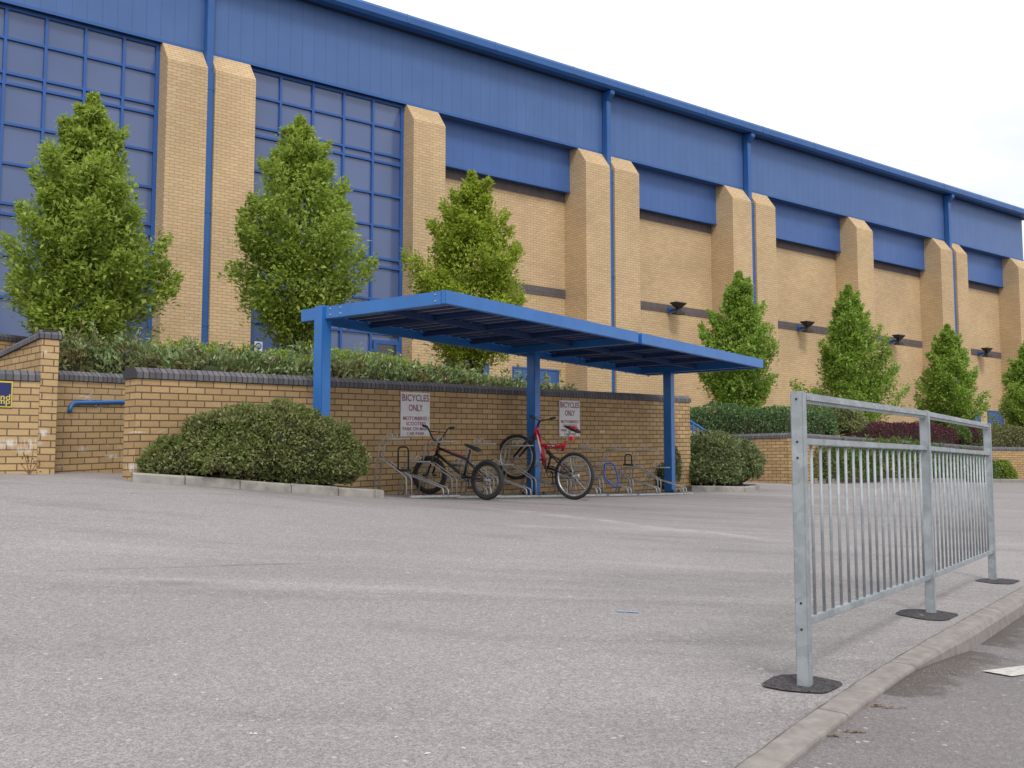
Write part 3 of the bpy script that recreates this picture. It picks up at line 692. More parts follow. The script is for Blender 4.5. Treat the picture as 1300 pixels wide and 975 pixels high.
# ================================================================== WALLS
def wall_run(th, a, b, ta, tb, thick, mat, back, name='wall', cop=.115, over=.02, foot=.35, cop_end=(0, 0), uvofs=0.0, extra=None):
    """a,b Vector xy of front face foot; ta,tb top z (of the coping) at the ends; back = unit xy away from the viewer"""
    d = Vector((b.x - a.x, b.y - a.y, 0)); ln = d.length; d /= ln; bk = Vector(back).normalized() * thick
    n = max(1, int(ln / .6)); bm = BM(); slope = (tb - ta) / ln
    fr = []; 
    for i in range(n + 1):
        q = a + d * (ln * i / n); zt = ta + slope * ln * i / n - cop; zb = g(q.x, q.y) - foot
        fr.append([bm.verts.new((q.x, q.y, zb)), bm.verts.new((q.x, q.y, zt)), bm.verts.new((q.x + bk.x, q.y + bk.y, zt)), bm.verts.new((q.x + bk.x, q.y + bk.y, zb))])
    for i in range(n):
        for k in range(4): bm.faces.new((fr[i][k], fr[i][(k + 1) % 4], fr[i + 1][(k + 1) % 4], fr[i + 1][k]))
    bm.faces.new(fr[0][::-1]); bm.faces.new(fr[-1])
    z_ref = ta - cop - slope * (a.x * d.x + a.y * d.y)
    w_ = obj(name, bm, mat, th, uv=boxuv((d.x, d.y), slope, z_ref))
    # coping of brick-on-edge with a canted top, one flat course
    bm = BM(); o = -Vector(back).normalized() * over; T = thick + 2 * over
    bkn = Vector(back).normalized(); s0 = a - d * cop_end[0] + o; s1 = b + d * cop_end[1] + o
    sec = [(0, 0), (0, cop * .55), (T * .22, cop), (T * .78, cop), (T, cop * .55), (T, 0)]
    e0 = [Vector((s0.x, s0.y, ta - cop + .002)) + bkn * x + Vector((0, 0, y)) for x, y in sec]
    e1 = [Vector((s1.x, s1.y, tb - cop + .002)) + bkn * x + Vector((0, 0, y)) for x, y in sec]
    A = [bm.verts.new(v_) for v_ in e0]; B = [bm.verts.new(v_) for v_ in e1]
    for k in range(6): bm.faces.new((A[k], A[(k + 1) % 6], B[(k + 1) % 6], B[k]))
    bm.faces.new(A[::-1]); bm.faces.new(B)
    def cu(co, n_): return ((co.x * d.x + co.y * d.y), .25 + (co.z - z_ref) * .3 if abs(n_.dot(d)) < .7 else .25)
    obj('coping', bm, 'coping', th, uv=cu)
    return d, slope

def XY(px, Y): q = P(px, HY, Y); return Vector((q.x, q.y, 0))
def top(px, py, Y): return P(px, py, Y).z
ZW = lambda x: 18720.0 / (1800 - x)                        # distance of the long wall at pixel column x
Wa, Wb = XY(170, ZW(170)), XY(877, ZW(877))
wd = (Wb - Wa).normalized(); wbk = Vector((-wd.y, wd.x, 0))
if wbk.y < 0: wbk = -wbk
TH = .23
main_wall = thing('brick_wall', 'long buff brick wall with dark coping behind the cycle shelter', 'wall', V3(Wa, g(Wa.x, Wa.y)))
wall_run(main_wall, Wa, Wb, top(170, 466, ZW(170)), top(877, 503, ZW(877)), TH, 'brick_wall', wbk, cop=.12, cop_end=(.02, .02))
wslope = (top(877, 503, ZW(877)) - top(170, 466, ZW(170))) / (Wb - Wa).length
# left: recessed wall with the handrail
W2a, W2b = XY(68, 12.35), XY(200, 13.9)
d2 = (W2b - W2a).normalized(); bk2 = Vector((-d2.y, d2.x, 0))
w2 = thing('brick_wall', 'short recessed brick wall carrying a blue handrail, left of the long wall', 'wall', V3(W2a, g(W2a.x, W2a.y)))
wall_run(w2, W2a, W2b, top(68, 470, 12.35), top(200, 477.5, 13.9), TH, 'brick_stain', bk2)
# far left: low wall with the navy sign, ending in a taller pier whose wing runs back uphill
W1a, W1b = XY(-200, 10.75), XY(46, 11.8); W1c = XY(68.5, 11.92)
d1 = (W1b - W1a).normalized(); bk1 = Vector((-d1.y, d1.x, 0))
w1 = thing('brick_wall', 'low salt-stained brick wall with the navy sign, cut by the left edge', 'wall', V3(W1a, g(W1a.x, W1a.y)))
z1t = top(46, 471, 11.8)
wall_run(w1, W1a, W1b - d1 * .002, z1t - .03, z1t, TH, 'brick_stain', bk1)
w1p = thing('brick_wall', 'brick pier and wing wall with sloping coping beside the handrail', 'wall', V3(W1b, g(W1b.x, W1b.y)))
bm = BM(); zt = top(57, 430.5, 11.86); zb = g(W1b.x, W1b.y) - .3
dpr = (W1c - W1b); o_ = W1b - bk1 * .004
box(bm, V3(o_, zb), dpr, bk1 * (TH + .1), (0, 0, zt - zb))
zr = zt - round((zt - zb) / .075) * .075
obj('pier', bm, 'brick_stain', w1p, uv=boxuv((d1.x, d1.y), 0, zr))
# wing runs away from the pier towards the building and left
wg0 = W1b + bk1 * .01; wg1 = XY(-160, 16.0)
dw = (wg1 - wg0).normalized(); nw = Vector((dw.y, -dw.x, 0))
if nw.x < 0: nw = -nw
bm = BM()
za, zb2 = zt, top(-160, 492, 16.0)
za2 = zt; zc = zt - .0
fr = []
wing_end = wg1
zw_end = top(0, 443, 13.0)
for q, z_ in ((wg0 , zt), (wg0 + dw * (wg1 - wg0).length, zt - .62)):
    fr.append([bm.verts.new((q.x, q.y, zb)), bm.verts.new((q.x, q.y, z_)), bm.verts.new((q.x + nw.x * .2, q.y + nw.y * .2, z_)), bm.verts.new((q.x + nw.x * .2, q.y + nw.y * .2, zb))])
for k in range(4): bm.faces.new((fr[0][k], fr[0][(k + 1) % 4], fr[1][(k + 1) % 4], fr[1][k]))
bm.faces.new(fr[0][::-1]); bm.faces.new(fr[1])
obj('wing', bm, 'brick_wall', w1p, uv=boxuv((dw.x, dw.y), 0, zr))
# coping: flat over the pier, sloping along the wing
bm = BM(); c = .10; pr = [(-.02, 0), (-.02, .05), (.05, c), (TH + .03, c), (TH + .12, .05), (TH + .12, 0)]
prism(bm, [V3(W1b - d1 * .02, zt + .003) + bk1 * x + Vector((0, 0, y)) for x, y in pr], (W1c - W1b) + d1 * .04)
obj('coping', bm, 'coping', w1p, uv=lambda co, n_: (co.x * d1.x + co.y * d1.y, .25))
bm = BM(); prw = [(-.03, 0), (-.03, .05), (.03, c), (.17, c), (.23, .05), (.23, 0)]
L_ = (wg1 - wg0).length; A = []; B = []
for x, y in prw:
    A.append(bm.verts.new(V3(wg0 + dw * -.0, zt + .005) + nw * x + Vector((0, 0, y)))); B.append(bm.verts.new(V3(wg1, zt - .615) + nw * x + Vector((0, 0, y))))
for k in range(6): bm.faces.new((A[k], A[(k + 1) % 6], B[(k + 1) % 6], B[k]))
bm.faces.new(A[::-1]); bm.faces.new(B)
obj('coping', bm, 'coping', w1p, uv=lambda co, n_: (co.x * dw.x + co.y * dw.y, .25))
# low dark-coped walls on the terrace behind the hedge
for (pa, ya, za_, pb, yb, zb_, lb) in ((-60, 17.5, 417, 34, 18.6, 428, 'low brick wall behind the leftmost tree'), (262, 20.5, 444, 330, 21.4, 446, 'low terrace wall between the hedge and the second brick column')):
    a, b_ = XY(pa, ya), XY(pb, yb); dd_ = (b_ - a).normalized(); bk_ = Vector((-dd_.y, dd_.x, 0))
    tw = thing('brick_wall', lb, 'wall', V3(a, 2.0))
    wall_run(tw, a, b_, top(pa, za_, ya), top(pb, zb_, yb), TH, 'brick_wall', bk_, foot=.1)

# right: raised bed walls
R0, R1_, R2_ = XY(872, 26.9), XY(1012, 24.7), XY(1256, 35.2); R3_ = XY(1700, 41)
zt0 = top(1012, 549, 24.7)
def right_wall(a, b, za, zb_, lab, nm='brick_wall'):
    d = (b - a).normalized(); bk = Vector((-d.y, d.x, 0))
    if bk.y < 0: bk = -bk
    t_ = thing(nm, lab, 'wall', V3(a, g(a.x, a.y))); wall_run(t_, a, b, za, zb_, TH, 'brick_wall', bk, cop=.12); return t_
right_wall(R0, R1_, zt0 + .01, zt0, 'brick retaining wall between the clipped round shrub and the nearest railing post')
right_wall(R1_ + Vector((.002, .002, 0)), R2_, zt0 - .004, top(1256, 567, 35.2), 'brick retaining wall behind the railing, mostly hidden by climbing shrubs')
right_wall(R2_ + Vector((.01, 0, 0)), R3_, top(1256, 567, 35.2) - .004, top(1256, 567, 35.2) - .03, 'brick retaining wall at the right edge beyond the railing')
wend = R3_
# kerbed beds
def bed_kerb(label_pts, mat='kerb_pale', h=.10, w_=.13):
    bm = BM(); pts = label_pts
    for i in range(len(pts) - 1):
        a, b_ = pts[i], pts[i + 1]; dd = Vector((b_.x - a.x, b_.y - a.y, 0)); ln = dd.length; dd /= ln; nr = Vector((-dd.y, dd.x, 0))
        n = max(1, round(ln / .9))
        for k in range(n):
            s = a + dd * (ln * k / n + .005); e = a + dd * (ln * (k + 1) / n - .005)
            gs, ge = g(s.x, s.y), g(e.x, e.y); jt = random.uniform(-.004, .004)
            pr = [(0, -.15), (0, h - .02), (.02, h), (w_, h), (w_, -.15)]
            A = [bm.verts.new((s.x + nr.x * x, s.y + nr.y * x, gs + y + jt)) for x, y in pr]; B = [bm.verts.new((e.x + nr.x * x, e.y + nr.y * x, ge + y + jt)) for x, y in pr]
            for q in range(5): bm.faces.new((A[q], A[(q + 1) % 5], B[(q + 1) % 5], B[q]))
            bm.faces.new(A[::-1]); bm.faces.new(B)
    return struct('planter_kerb', bm, mat)
def bedfill(poly, dz=.07):
    bm = BM(); c = sum(poly, Vector()) / len(poly); cv = bm.verts.new((c.x, c.y, g(c.x, c.y) + dz + .03))
    vv = [bm.verts.new((q.x, q.y, g(q.x, q.y) + dz)) for q in poly]
    for i in range(len(vv)): bm.faces.new((vv[i], vv[(i + 1) % len(vv)], cv))
    return struct('planting_soil', bm, 'soil')
kp = [XY(168, 11.1), XY(235, 11.33), XY(305, 11.6), XY(370, 11.92), XY(430, 12.25), XY(488, 12.6)]
kend = kp[-1] + wbk * 1.1
bed_kerb(kp + [kend]); bedfill([q + wbk * .05 for q in kp] + [kend, Wa + wd * 3.2, Wa])
kr = [XY(862, 20.35), XY(878, 19.9), XY(945, 20.3), XY(960, 20.9), XY(964, 22.2)]
bed_kerb(kr); bedfill([q + Vector((-.02, .05, 0)) for q in kr] + [XY(880, 23.5)])
kf = [XY(1034, 25.2), XY(1060, 25.6), XY(1130, 28.0), XY(1215, 32.0), XY(1240, 33.8), XY(1300, 34.6), XY(1420, 36)]
bed_kerb(kf, 'kerb', .12, .15); bedfill([q + Vector((-.03, .08, 0)) for q in kf[:5]] + [R2_, R1_])
# terrace behind the walls (soil and paving level with the bottom of the hall)
TZ = CZ + 1.02
bm = BM()
back_ = [Vector((-60, 90, TZ)), Vector((-60, 15.6, TZ)), V3(XY(-120, 15.4), TZ), V3(XY(60, 15.0), TZ), V3(XY(330, 15.4), TZ), V3(Wa + wd * 4.2 + wbk * .16, TZ - .03), V3(Wb + wbk * .15, TZ), V3(R0 + Vector((0, .2, 0)), TZ), V3(R1_ + Vector((0, .2, 0)), TZ - .03), V3(R2_ + Vector((0, .3, 0)), TZ - .03), V3(R3_ + Vector((0, .3, 0)), TZ)]
far_ = [Vector((-60 + 130 * k / 9, 90, TZ)) for k in range(10)]
A = [bm.verts.new(v_) for v_ in back_[1:]]; B = [bm.verts.new(v_) for v_ in far_]
for k in range(9): bm.faces.new((A[k], A[k + 1], B[k + 1], B[k]))
M['terrace'] = plain('terrace soil and gravel', (.16, .13, .10), .95, var=.3, nscale=3, bmp=.6)
struct('terrace', bm, 'terrace')

# ================================================================== THE HALL
THT = math.atan(((2395 - CX) / F) / (cp_ + (HY - CY) / F * sp_))
e = Vector((math.sin(THT), math.cos(THT), 0)); n = Vector((math.cos(THT), -math.sin(THT), 0)); DD = 24.06
O = -n * DD
def S(px, py, d=0.0):
    r = ray(px, py); rx = Vector((r[0], r[1], 0)); t_ = (DD - d) / rx.dot(-n); return (rx * t_ - O).dot(e)
def FP(s, d, h): q = O + e * s + n * d; return Vector((q.x, q.y, CZ + h))
H0 = 1.0; HC0 = 10.3; HC1 = 12.3; HG = 12.62; HCOL = 9.78
hall = thing('sports_hall', 'large buff brick hall with deep blue metal cladding and eaves', 'building', FP(0, 0, H0))
fuv = boxuv((e.x, e.y), 0, CZ + H0)
def fbox(bm, s0, s1, d0, d1, h0, h1): box(bm, FP(s0, d0, h0), e * (s1 - s0), n * (d1 - d0), (0, 0, h1 - h0))
cols = {  # front face (left px, right px, py)
    'A1': (202, 255, 445), 'A2': (265.3, 317.6, 445), 'B': (524.6, 565.2, 250), 'C1': (745.3, 776.2, 435), 'C2': (782.3, 813.6, 435),
    'D1': (932.3, 956.3, 380), 'D2': (962, 986.8, 380), 'E': (1090, 1110.5, 380), 'F1': (1196, 1211, 375), 'F2': (1216, 1229.8, 375), 'G': (1294.5, 1311, 380)}
cs = {k: (S(a, y), S(b_, y)) for k, (a, b_, y) in cols.items()}
SL = cs['A1'][0] - 11.5; SR = cs['G'][1] + .05
cs['Z'] = (SL - 1.0, SL)
for k, (s0, s1) in cs.items():
    bm = BM()
    prof = [(-1.05, H0), (0, H0), (0, HCOL), (-.38, HC0 + .0), (-1.05, HC0 + .0)]
    prism(bm, [FP(s0, d, h) for d, h in prof], e * (s1 - s0))
    obj('column', bm, 'brick_hall', hall, uv=fuv)
def bay(a, b_): return cs[a][1] + .004, cs[b_][0] - .004
bays = [bay('B', 'C1'), bay('C2', 'D1'), bay('D2', 'E'), bay('E', 'F1'), bay('F2', 'G')]
for (s0, s1) in bays:
    bm = BM(); fbox(bm, s0, s1, -1.3, -1.0, H0, 8.95); obj('wall', bm, 'brick_hall', hall, uv=fuv)
    bm = BM(); fbox(bm, s0, s1, -1.3, -.75, 8.95, HC0 + .1); obj('panel', bm, 'panel', hall, uv=fuv)
    bm = BM(); fbox(bm, s0, s1, -.995, -.975, 8.68, 8.945); fbox(bm, s0, s1, -.995, -.975, 5.64, 5.91)
    islands('brick_band', bm, 'band', hall, uv=fuv)
    bm = BM(); fbox(bm, s0 + .002, s1 - .002, -.745, -.72, 8.93, 8.99); obj('panel_trim', bm, 'blue_hall', hall)
# upper cladding, soffits
bm = BM()
joint = []
fbox(bm, SL - 1.05, SR, -1.3, -.38, HC0 + .004, HC1)
obj('cladding', bm, 'cladding', hall, uv=fuv)
bm = BM(); fbox(bm, SL - 1.05, SR + .01, -.40, -.36, HC0 - .02, HC0 + .05); obj('cladding_trim', bm, 'blue_hall', hall)
bm = BM(); fbox(bm, SL - 1.05, SR + .3, -.9, -.02, HC1 + .002, HC1 + .05); obj('soffit', bm, 'soffit', hall)
bm = BM()
gp = [(-.12, HC1 - .0), (.06, HC1 - .02), (.14, HC1 + .05), (.15, HG - .10), (.10, HG - .02), (.02, HG), (-.2, HG + .02), (-.2, HC1)]
prism(bm, [FP(SL - 1.3, d, h) for d, h in gp], e * (SR + .55 - SL + 1.3)); obj('gutter', bm, 'blue_hall', hall)
bm = BM(); k = SL
while k < SR:
    prism(bm, [FP(k, d, h) for d, h in [(.145, HC1 + .06), (.156, HC1 + .06), (.157, HG - .10), (.106, HG - .012), (.10, HG - .02)]], e * .03); k += 3.0
islands('gutter_joint', bm, 'cladding', hall, uv=fuv)
bm = BM(); prism(bm, [FP(SL - 1.2, d, h) for d, h in [(-.15, HG), (-.15, HG + .08), (-30, HG + 2.9), (-30, HG + 2.8)]], e * (SR + .3 - SL + 1.2)); obj('roof', bm, 'blue_hall', hall)
bm = BM(); fbox(bm, SR - .3, SR - .01, -30, -1.31, H0, HC1); fbox(bm, SL - 1.0, SR - .31, -30, -29.7, H0, HC1); fbox(bm, SL - 1.04, SL - .7, -29.69, -1.31, H0, HC1); obj('wall', bm, 'brick_hall', hall, uv=fuv)
# downpipes
for a, b_ in (('A1', 'A2'), ('C1', 'C2'), ('D1', 'D2'), ('F1', 'F2')):
    sc = (cs[a][1] + cs[b_][0]) / 2; hw = (cs[b_][0] - cs[a][1]) / 2 - .012
    hw = max(.06, min(.10, hw)); bm = BM()
    fbox(bm, sc - hw, sc + hw, -.34, -.14, HC0 - .6, HC1 - .02)
    prism(bm, [FP(sc - hw, d, h) for d, h in [(-.14, HC1 - .35), (.05, HC1 - .16), (.05, HC1 - .03), (-.14, HC1 - .03)]], e * 2 * hw)
    fbox(bm, sc - hw, sc + hw, -.26, -.06, H0, HC0 - .55)
    prism(bm, [FP(sc - hw, d, h) for d, h in [(-.34, HC0 - .55), (-.14, HC0 - .55), (-.06, HC0 - .7), (-.26, HC0 - .7)]], e * 2 * hw)
    pp_ = obj('downpipe', bm, 'blue_hall', hall, bevel=.012)
    bm = BM()
    for hh in (9.3, 6.3, 3.6): fbox(bm, sc - hw - .008, sc + hw + .008, -.27, -.052, hh, hh + .05)
    islands('pipe_clip', bm, 'blue_hall', pp_)
    bm = BM(); fbox(bm, cs[a][1] + .002, cs[b_][0] - .002, -1.05, -.45, H0, HC0); obj('recess', bm, 'brick_hall', hall, uv=fuv)
# curtain glazing
TR = [9.57, 8.80, 8.57, 7.68, 6.81, 5.93, 5.70, 4.81, 3.90]
def glazing(s0, s1, muls, door=None):
    bm = BM(); fbox(bm, s0, s1, -.62, -.56, H0, HC0)
    gz = obj('window', bm, 'glass', hall)
    bm = BM(); fw = .06; d0, d1 = -.558, -.50
    fbox(bm, s0, s0 + .09, d0, d1 + .001, H0, HC0 - .02); fbox(bm, s1 - .09, s1, d0, d1 + .001, H0, HC0 - .02)
    for m_ in muls:
        if door and door[0] < m_ < door[1]: continue
        fbox(bm, m_ - fw / 2, m_ + fw / 2, d0, d1, H0, HC0 - .02)
    for h in TR: fbox(bm, s0 + .09, s1 - .09, d0, d1 - .004, h - .029, h + .029)
    fbox(bm, s0 + .09, s1 - .09, d0, d1 - .004, HC0 - .09, HC0 - .02); fbox(bm, s0 + .09, s1 - .09, d0, d1 - .004, H0, H0 + .1)
    obj('frame', bm, 'blue_frame', gz)
    bm = BM(); fbox(bm, s0, s1, -.70, -.38, HC0 - .02, HC0 + .003); obj('head', bm, 'soffit', gz)
    return gz
mus2 = [S(357.5, 90, -.5), S(398.5, 100, -.5), S(437.5, 110, -.5), S(474.5, 120, -.5)]
sp2 = (mus2[-1] - mus2[0]) / 3
s0, s1 = cs['A2'][1] + .003, cs['B'][0] - .003
mus2 = [m_ for m_ in [mus2[0] - sp2] + mus2 if m_ > s0 + .1]
dsl = (S(473, 440, -.5), s1)
glazing(s0, s1, mus2)
mus1 = [S(8.9, 10, -.5), S(60.5, 15, -.5), S(110.2, 30, -.5), S(158.7, 40, -.5)]; sp1 = (mus1[-1] - mus1[0]) / 3
mm_ = list(mus1); q = mus1[0] - sp1
while q > SL + .2: mm_.append(q); q -= sp1
glazing(SL + .003, cs['A1'][0] - .003, mm_)
# glazed entrance door in the second window
def hall_door(s0, s1, h1, nm='door', glassy=True):
    bm = BM(); d0, d1 = -.499, -.455
    fbox(bm, s0, s0 + .1, d0, d1, H0, h1); fbox(bm, s1 - .1, s1, d0, d1, H0, h1); fbox(bm, s0 + .1, s1 - .1, d0, d1, h1 - .1, h1); fbox(bm, s0 + .1, s1 - .1, d0, d1, H0, H0 + .2)
    dr = obj(nm, bm, 'blue_frame', hall)
    bm = BM(); fbox(bm, s0 + .1, s1 - .1, -.497, -.475, H0 + .2, h1 - .1); obj('pane', bm, 'dark_glass', dr)
    bm = BM(); tube(bm, [FP(s1 - .05, -.40, 2.2), FP(s1 - .05, -.40, 2.6)], .012); tube(bm, [FP(s1 - .05, -.455, 2.22), FP(s1 - .05, -.40, 2.22)], .01); obj('handle', bm, 'steel', dr)
hall_door(mus2[-1] + .06, s1 - .1, 3.72)
hall_door(mus1[0] - .8, mus1[0] - .04, 3.72)
# flush blue doors low in the brick bays
def blue_door(s0, s1, h1):
    bm = BM(); fbox(bm, s0, s1, -.998, -.965, H0, h1); dr = obj('door', bm, 'panel', hall, uv=fuv)
    bm = BM(); fbox(bm, s0 - .05, s0 - .001, -.998, -.95, H0, h1 + .05); fbox(bm, s1 + .001, s1 + .05, -.998, -.95, H0, h1 + .05); fbox(bm, s0, s1, -.998, -.95, h1 + .001, h1 + .05); obj('frame', bm, 'blue_hall', dr)
sC = S(565, 465, -1.0); blue_door(max(sC, bays[0][0] + .1), S(618, 468, -1), 3.37)
blue_door(S(652, 470, -1), S(707, 480, -1), 3.33)
blue_door(S(1254, 525, -1), min(S(1277, 525, -1), bays[4][1] - .1), 3.12)
blue_door(S(1237, 525, -1), S(1243, 525, -1), 3.12)
# uplighter / downlighter floodlights fixed on the dark band
for (px, py, lb) in ((857, 386, 'black hourglass wall lamp on the dark band right above the shelter roof'), (1021, 413, 'black hourglass wall lamp between the fourth and fifth trees'), (1137, 431, 'black hourglass wall lamp just right of the fifth tree'), (1249, 446, 'black hourglass wall lamp right of the sixth tree')):
    s = S(px, py, -.75); h = 5.72
    th = thing('wall_lamp', lb, 'wall lamp', FP(s, -.97, h), 0, 'black wall lamps on the hall')
    bm = BM()
    for sg in (1, -1):
        A = [FP(s + a_ * .045, -.60 + b_ * .04, h + sg * .0) for a_, b_ in ((-1, -1), (1, -1), (1, 1), (-1, 1))]
        ww, hh_ = (.25, .19) if sg > 0 else (.20, .15)
        B = [FP(s + a_ * ww, -.60 + b_ * ww * .6, h + sg * hh_) for a_, b_ in ((-1, -1), (1, -1), (1, 1), (-1, 1))]
        Cc = [FP(s + a_ * ww, -.60 + b_ * ww * .6, h + sg * (hh_ + .03)) for a_, b_ in ((-1, -1), (1, -1), (1, 1), (-1, 1))]
        va, vb, vc = [[bm.verts.new(x) for x in l_] for l_ in (A, B, Cc)]
        for k in range(4):
            bm.faces.new((va[k], va[(k + 1) % 4], vb[(k + 1) % 4], vb[k])); bm.faces.new((vb[k], vb[(k + 1) % 4], vc[(k + 1) % 4], vc[k]))
        bm.faces.new(va); bm.faces.new(vc)
    obj('housing', bm, 'lamp_black', th)
    bm = BM(); fbox(bm, s - .04, s + .04, -.972, -.62, h - .04, h + .04); fbox(bm, s - .13, s + .06, -.972, -.93, h - .09, h + .09); obj('bracket', bm, 'blue_hall', th)
s = S(1248, 511, -.85); h = 3.62
th = thing('bulkhead_lamp', 'small white bulkhead lamp above the far blue door', 'wall lamp', FP(s, -1, h)); bm = BM(); fbox(bm, s - .2, s + .2, -.998, -.8, h - .1, h + .1)
o_ = obj('housing', bm, 'lamp_white', th, bevel=.03)
# round blue notices on the glass
for (px, py, lb) in ((327.5, 440, 'small white notice with a blue disc on the glass beside the second tree'), (489, 455.5, 'small white notice with a blue disc on the glass door under the shelter roof')):
    dep = -.47 if px > 400 else -.52
    s = S(px, py, dep); r_ = ray(px, py); q = FP(s, dep, 0); h = (P(px, py, q.y).z - CZ)
    dd0 = -.472 if px > 400 else -.497
    th = thing('door_notice', lb, 'notice', FP(s, dd0, h)); bm = BM(); fbox(bm, s - .105, s + .105, dd0, dd0 + .004, h - .12, h + .12); obj('board', bm, 'sign_white', th)
    bm = BM(); ring = [FP(s + math.cos(a_) * .085, dd0 + .005, h + .01 + math.sin(a_) * .085) for a_ in np.linspace(0, 6.283, 25)[:-1]]; prism(bm, ring, n * .002); obj('disc', bm, 'disc_blue', th)
    bm = BM()
    for i_, (hw, zz) in enumerate(((.045, .04), (.06, .012), (.05, -.018))): fbox(bm, s - hw, s + hw, dd0 + .008, dd0 + .010, h + zz, h + zz + .014)
    obj('lettering', bm, 'sign_white', th)

# ================================================================== TREES
def FR(px, fac, py=500):                                   # point on a line parallel to the facade at perpendicular distance fac*DD
    r = ray(px, py); rx = Vector((r[0], r[1], 0)); return rx * ((DD * fac) / rx.dot(-n))
pf3 = [(0, .3), (.1, .7), (.25, .92), (.45, 1.0), (.6, .86), (.75, .62), (.9, .36), (1, .1)]
pfa = [(0, .45), (.1, .8), (.25, .95), (.4, 1), (.55, .88), (.7, .66), (.8, .5), (.87, .38), (.94, .22), (1, .05)]
pf1 = [(0, .35), (.05, .62), (.15, .92), (.3, 1.0), (.45, .92), (.6, .74), (.75, .5), (.88, .3), (.96, .15), (1, .03)]
pf2 = [(0, .25), (.06, .5), (.2, .85), (.36, 1.0), (.5, .9), (.65, .72), (.8, .48), (.92, .28), (1, .05)]
specs = [
    (104, .78, 122, 425, 1.04, pfa, 'leftmost tree, a broad bright green cone in front of the glazing', 'hornbeam', 44000, .105, 3, 3),
    (374, .80, 150, 424, 1.0, pf2, 'second tree from the left, bushy and lime green with bare stems showing below', 'hornbeam', 36000, .105, 4, 4),
    (597, .80, 220, 455, .98, pf3, 'third tree from the left, rising behind the shelter roof', 'hornbeam_lime', 36000, .10, 5, 2),
    (940, .80, 347, 520, 1.0, pf2, 'fourth tree from the left, behind the right end of the shelter roof', 'hornbeam_deep', 26000, .11, 6, 1),
    (1080, .80, 364, 532, 1.0, pf1, 'fifth tree from the left, above the nearest railing post', 'hornbeam_deep', 28000, .11, 7, 1),
    (1205, .80, 414, 545, 1.0, pf2, 'sixth tree from the left, slim and dark, above the far railing post', 'hornbeam_deep', 17000, .115, 8, 1),
    (1306, .80, 432, 545, 1.0, pf1, 'rightmost tree, cut by the right edge', 'hornbeam_deep', 17000, .115, 9, 1)]
wpx = [208, 196, 168, 116, 120, 84, 86]
for (px, fac, yt, yb, k_, pf, lb, mt, nl, lf, sd, st), wp in zip(specs, wpx):
    q = FR(px, fac); Y = q.y; zt = P(px, yt, Y).z; zc = P(px, yb, Y).z
    rad = wp / 2 / (F / Y) * .90
    tree(lb, (q.x, q.y, TZ), zt, zc, pf, rad, lf, mt, nl, sd, trunk_r=.075, lean=(.02, 0), stems=st)

# ================================================================== HEDGES AND SHRUBS
def hpts(lst, dz0=None):
    out = []
    for px, Y, yt in lst:
        q = P(px, yt, Y); out.append((q.x, q.y, (TZ - .05 if px > 560 or Y > 14.7 else TZ - .35) if dz0 is None else dz0, q.z))
    return out
hedge('laurel_hedge', 'glossy laurel hedge along the top of the long brick wall', hpts([(72, 14.1, 432), (130, 14.35, 434), (200, 14.3, 441), (270, 13.85, 450), (350, 14.35, 455), (430, 15.0, 459), (500, 15.6, 466), (560, 16.4, 473), (620, 17.2, 482), (680, 18.1, 487), (706, 18.5, 491)]), .75, .085, 'laurel', 800, 3, aspect=.42, rough=.10, spikes=7)
hedge('privet_hedge', 'lime green clipped hedge behind the laurel, under the second tree', hpts([(195, 14.9, 438), (260, 15.2, 442), (330, 15.7, 446), (400, 16.2, 450), (470, 16.9, 452), (540, 17.6, 463), (600, 18.3, 476)]), .8, .05, 'lime_hedge', 1300, 5, rough=.07, spikes=6)
hedge('green_hedge', 'dark green hedge above the retaining wall, right of the shelter', hpts([(872, 27.6, 520), (905, 27.5, 516), (950, 27.2, 519), (1000, 27.0, 517), (1030, 27.2, 519)]), 1.3, .07, 'deep_hedge', 900, 7, rough=.08)
c = P(1055, 535, 28.2)
shrub('round_shrub', 'rounded olive shrub behind the top rail of the railing', 'shrub', [((c.x, c.y, c.z), .85, .8, .5, 0), ((c.x - .5, c.y, c.z + .04), .6, .6, .45, 0)], .06, 'olive', 1500, seed=21)
hedge('barberry_hedge', 'low purple barberry hedge on the bed above the railing', hpts([(1088, 29.8, 536), (1130, 31.2, 537), (1170, 32.6, 539), (1196, 33.6, 543)]), .9, .05, 'purple', 1400, 9, rough=.12)
c = P(1213, 553, 34.5); shrub('green_shrub', 'small light green shrub between the purple plants', 'shrub', [((c.x, c.y, c.z), .45, .5, .32, 0)], .06, 'climber', 1500, seed=22)
c = P(1221, 551, 35.0); shrub('barberry_shrub', 'small purple barberry beside the middle of the far bed', 'shrub', [((c.x + .1, c.y, c.z), .38, .4, .30, 0)], .05, 'purple', 1500, seed=23)
hedge('variegated_hedge', 'cream and green variegated hedge on the wall at the right edge', hpts([(1229, 36.6, 542), (1262, 37.6, 540), (1300, 38.2, 541), (1360, 39.5, 541), (1450, 41, 541)]), 1.1, .07, 'variegated', 900, 11, rough=.1)
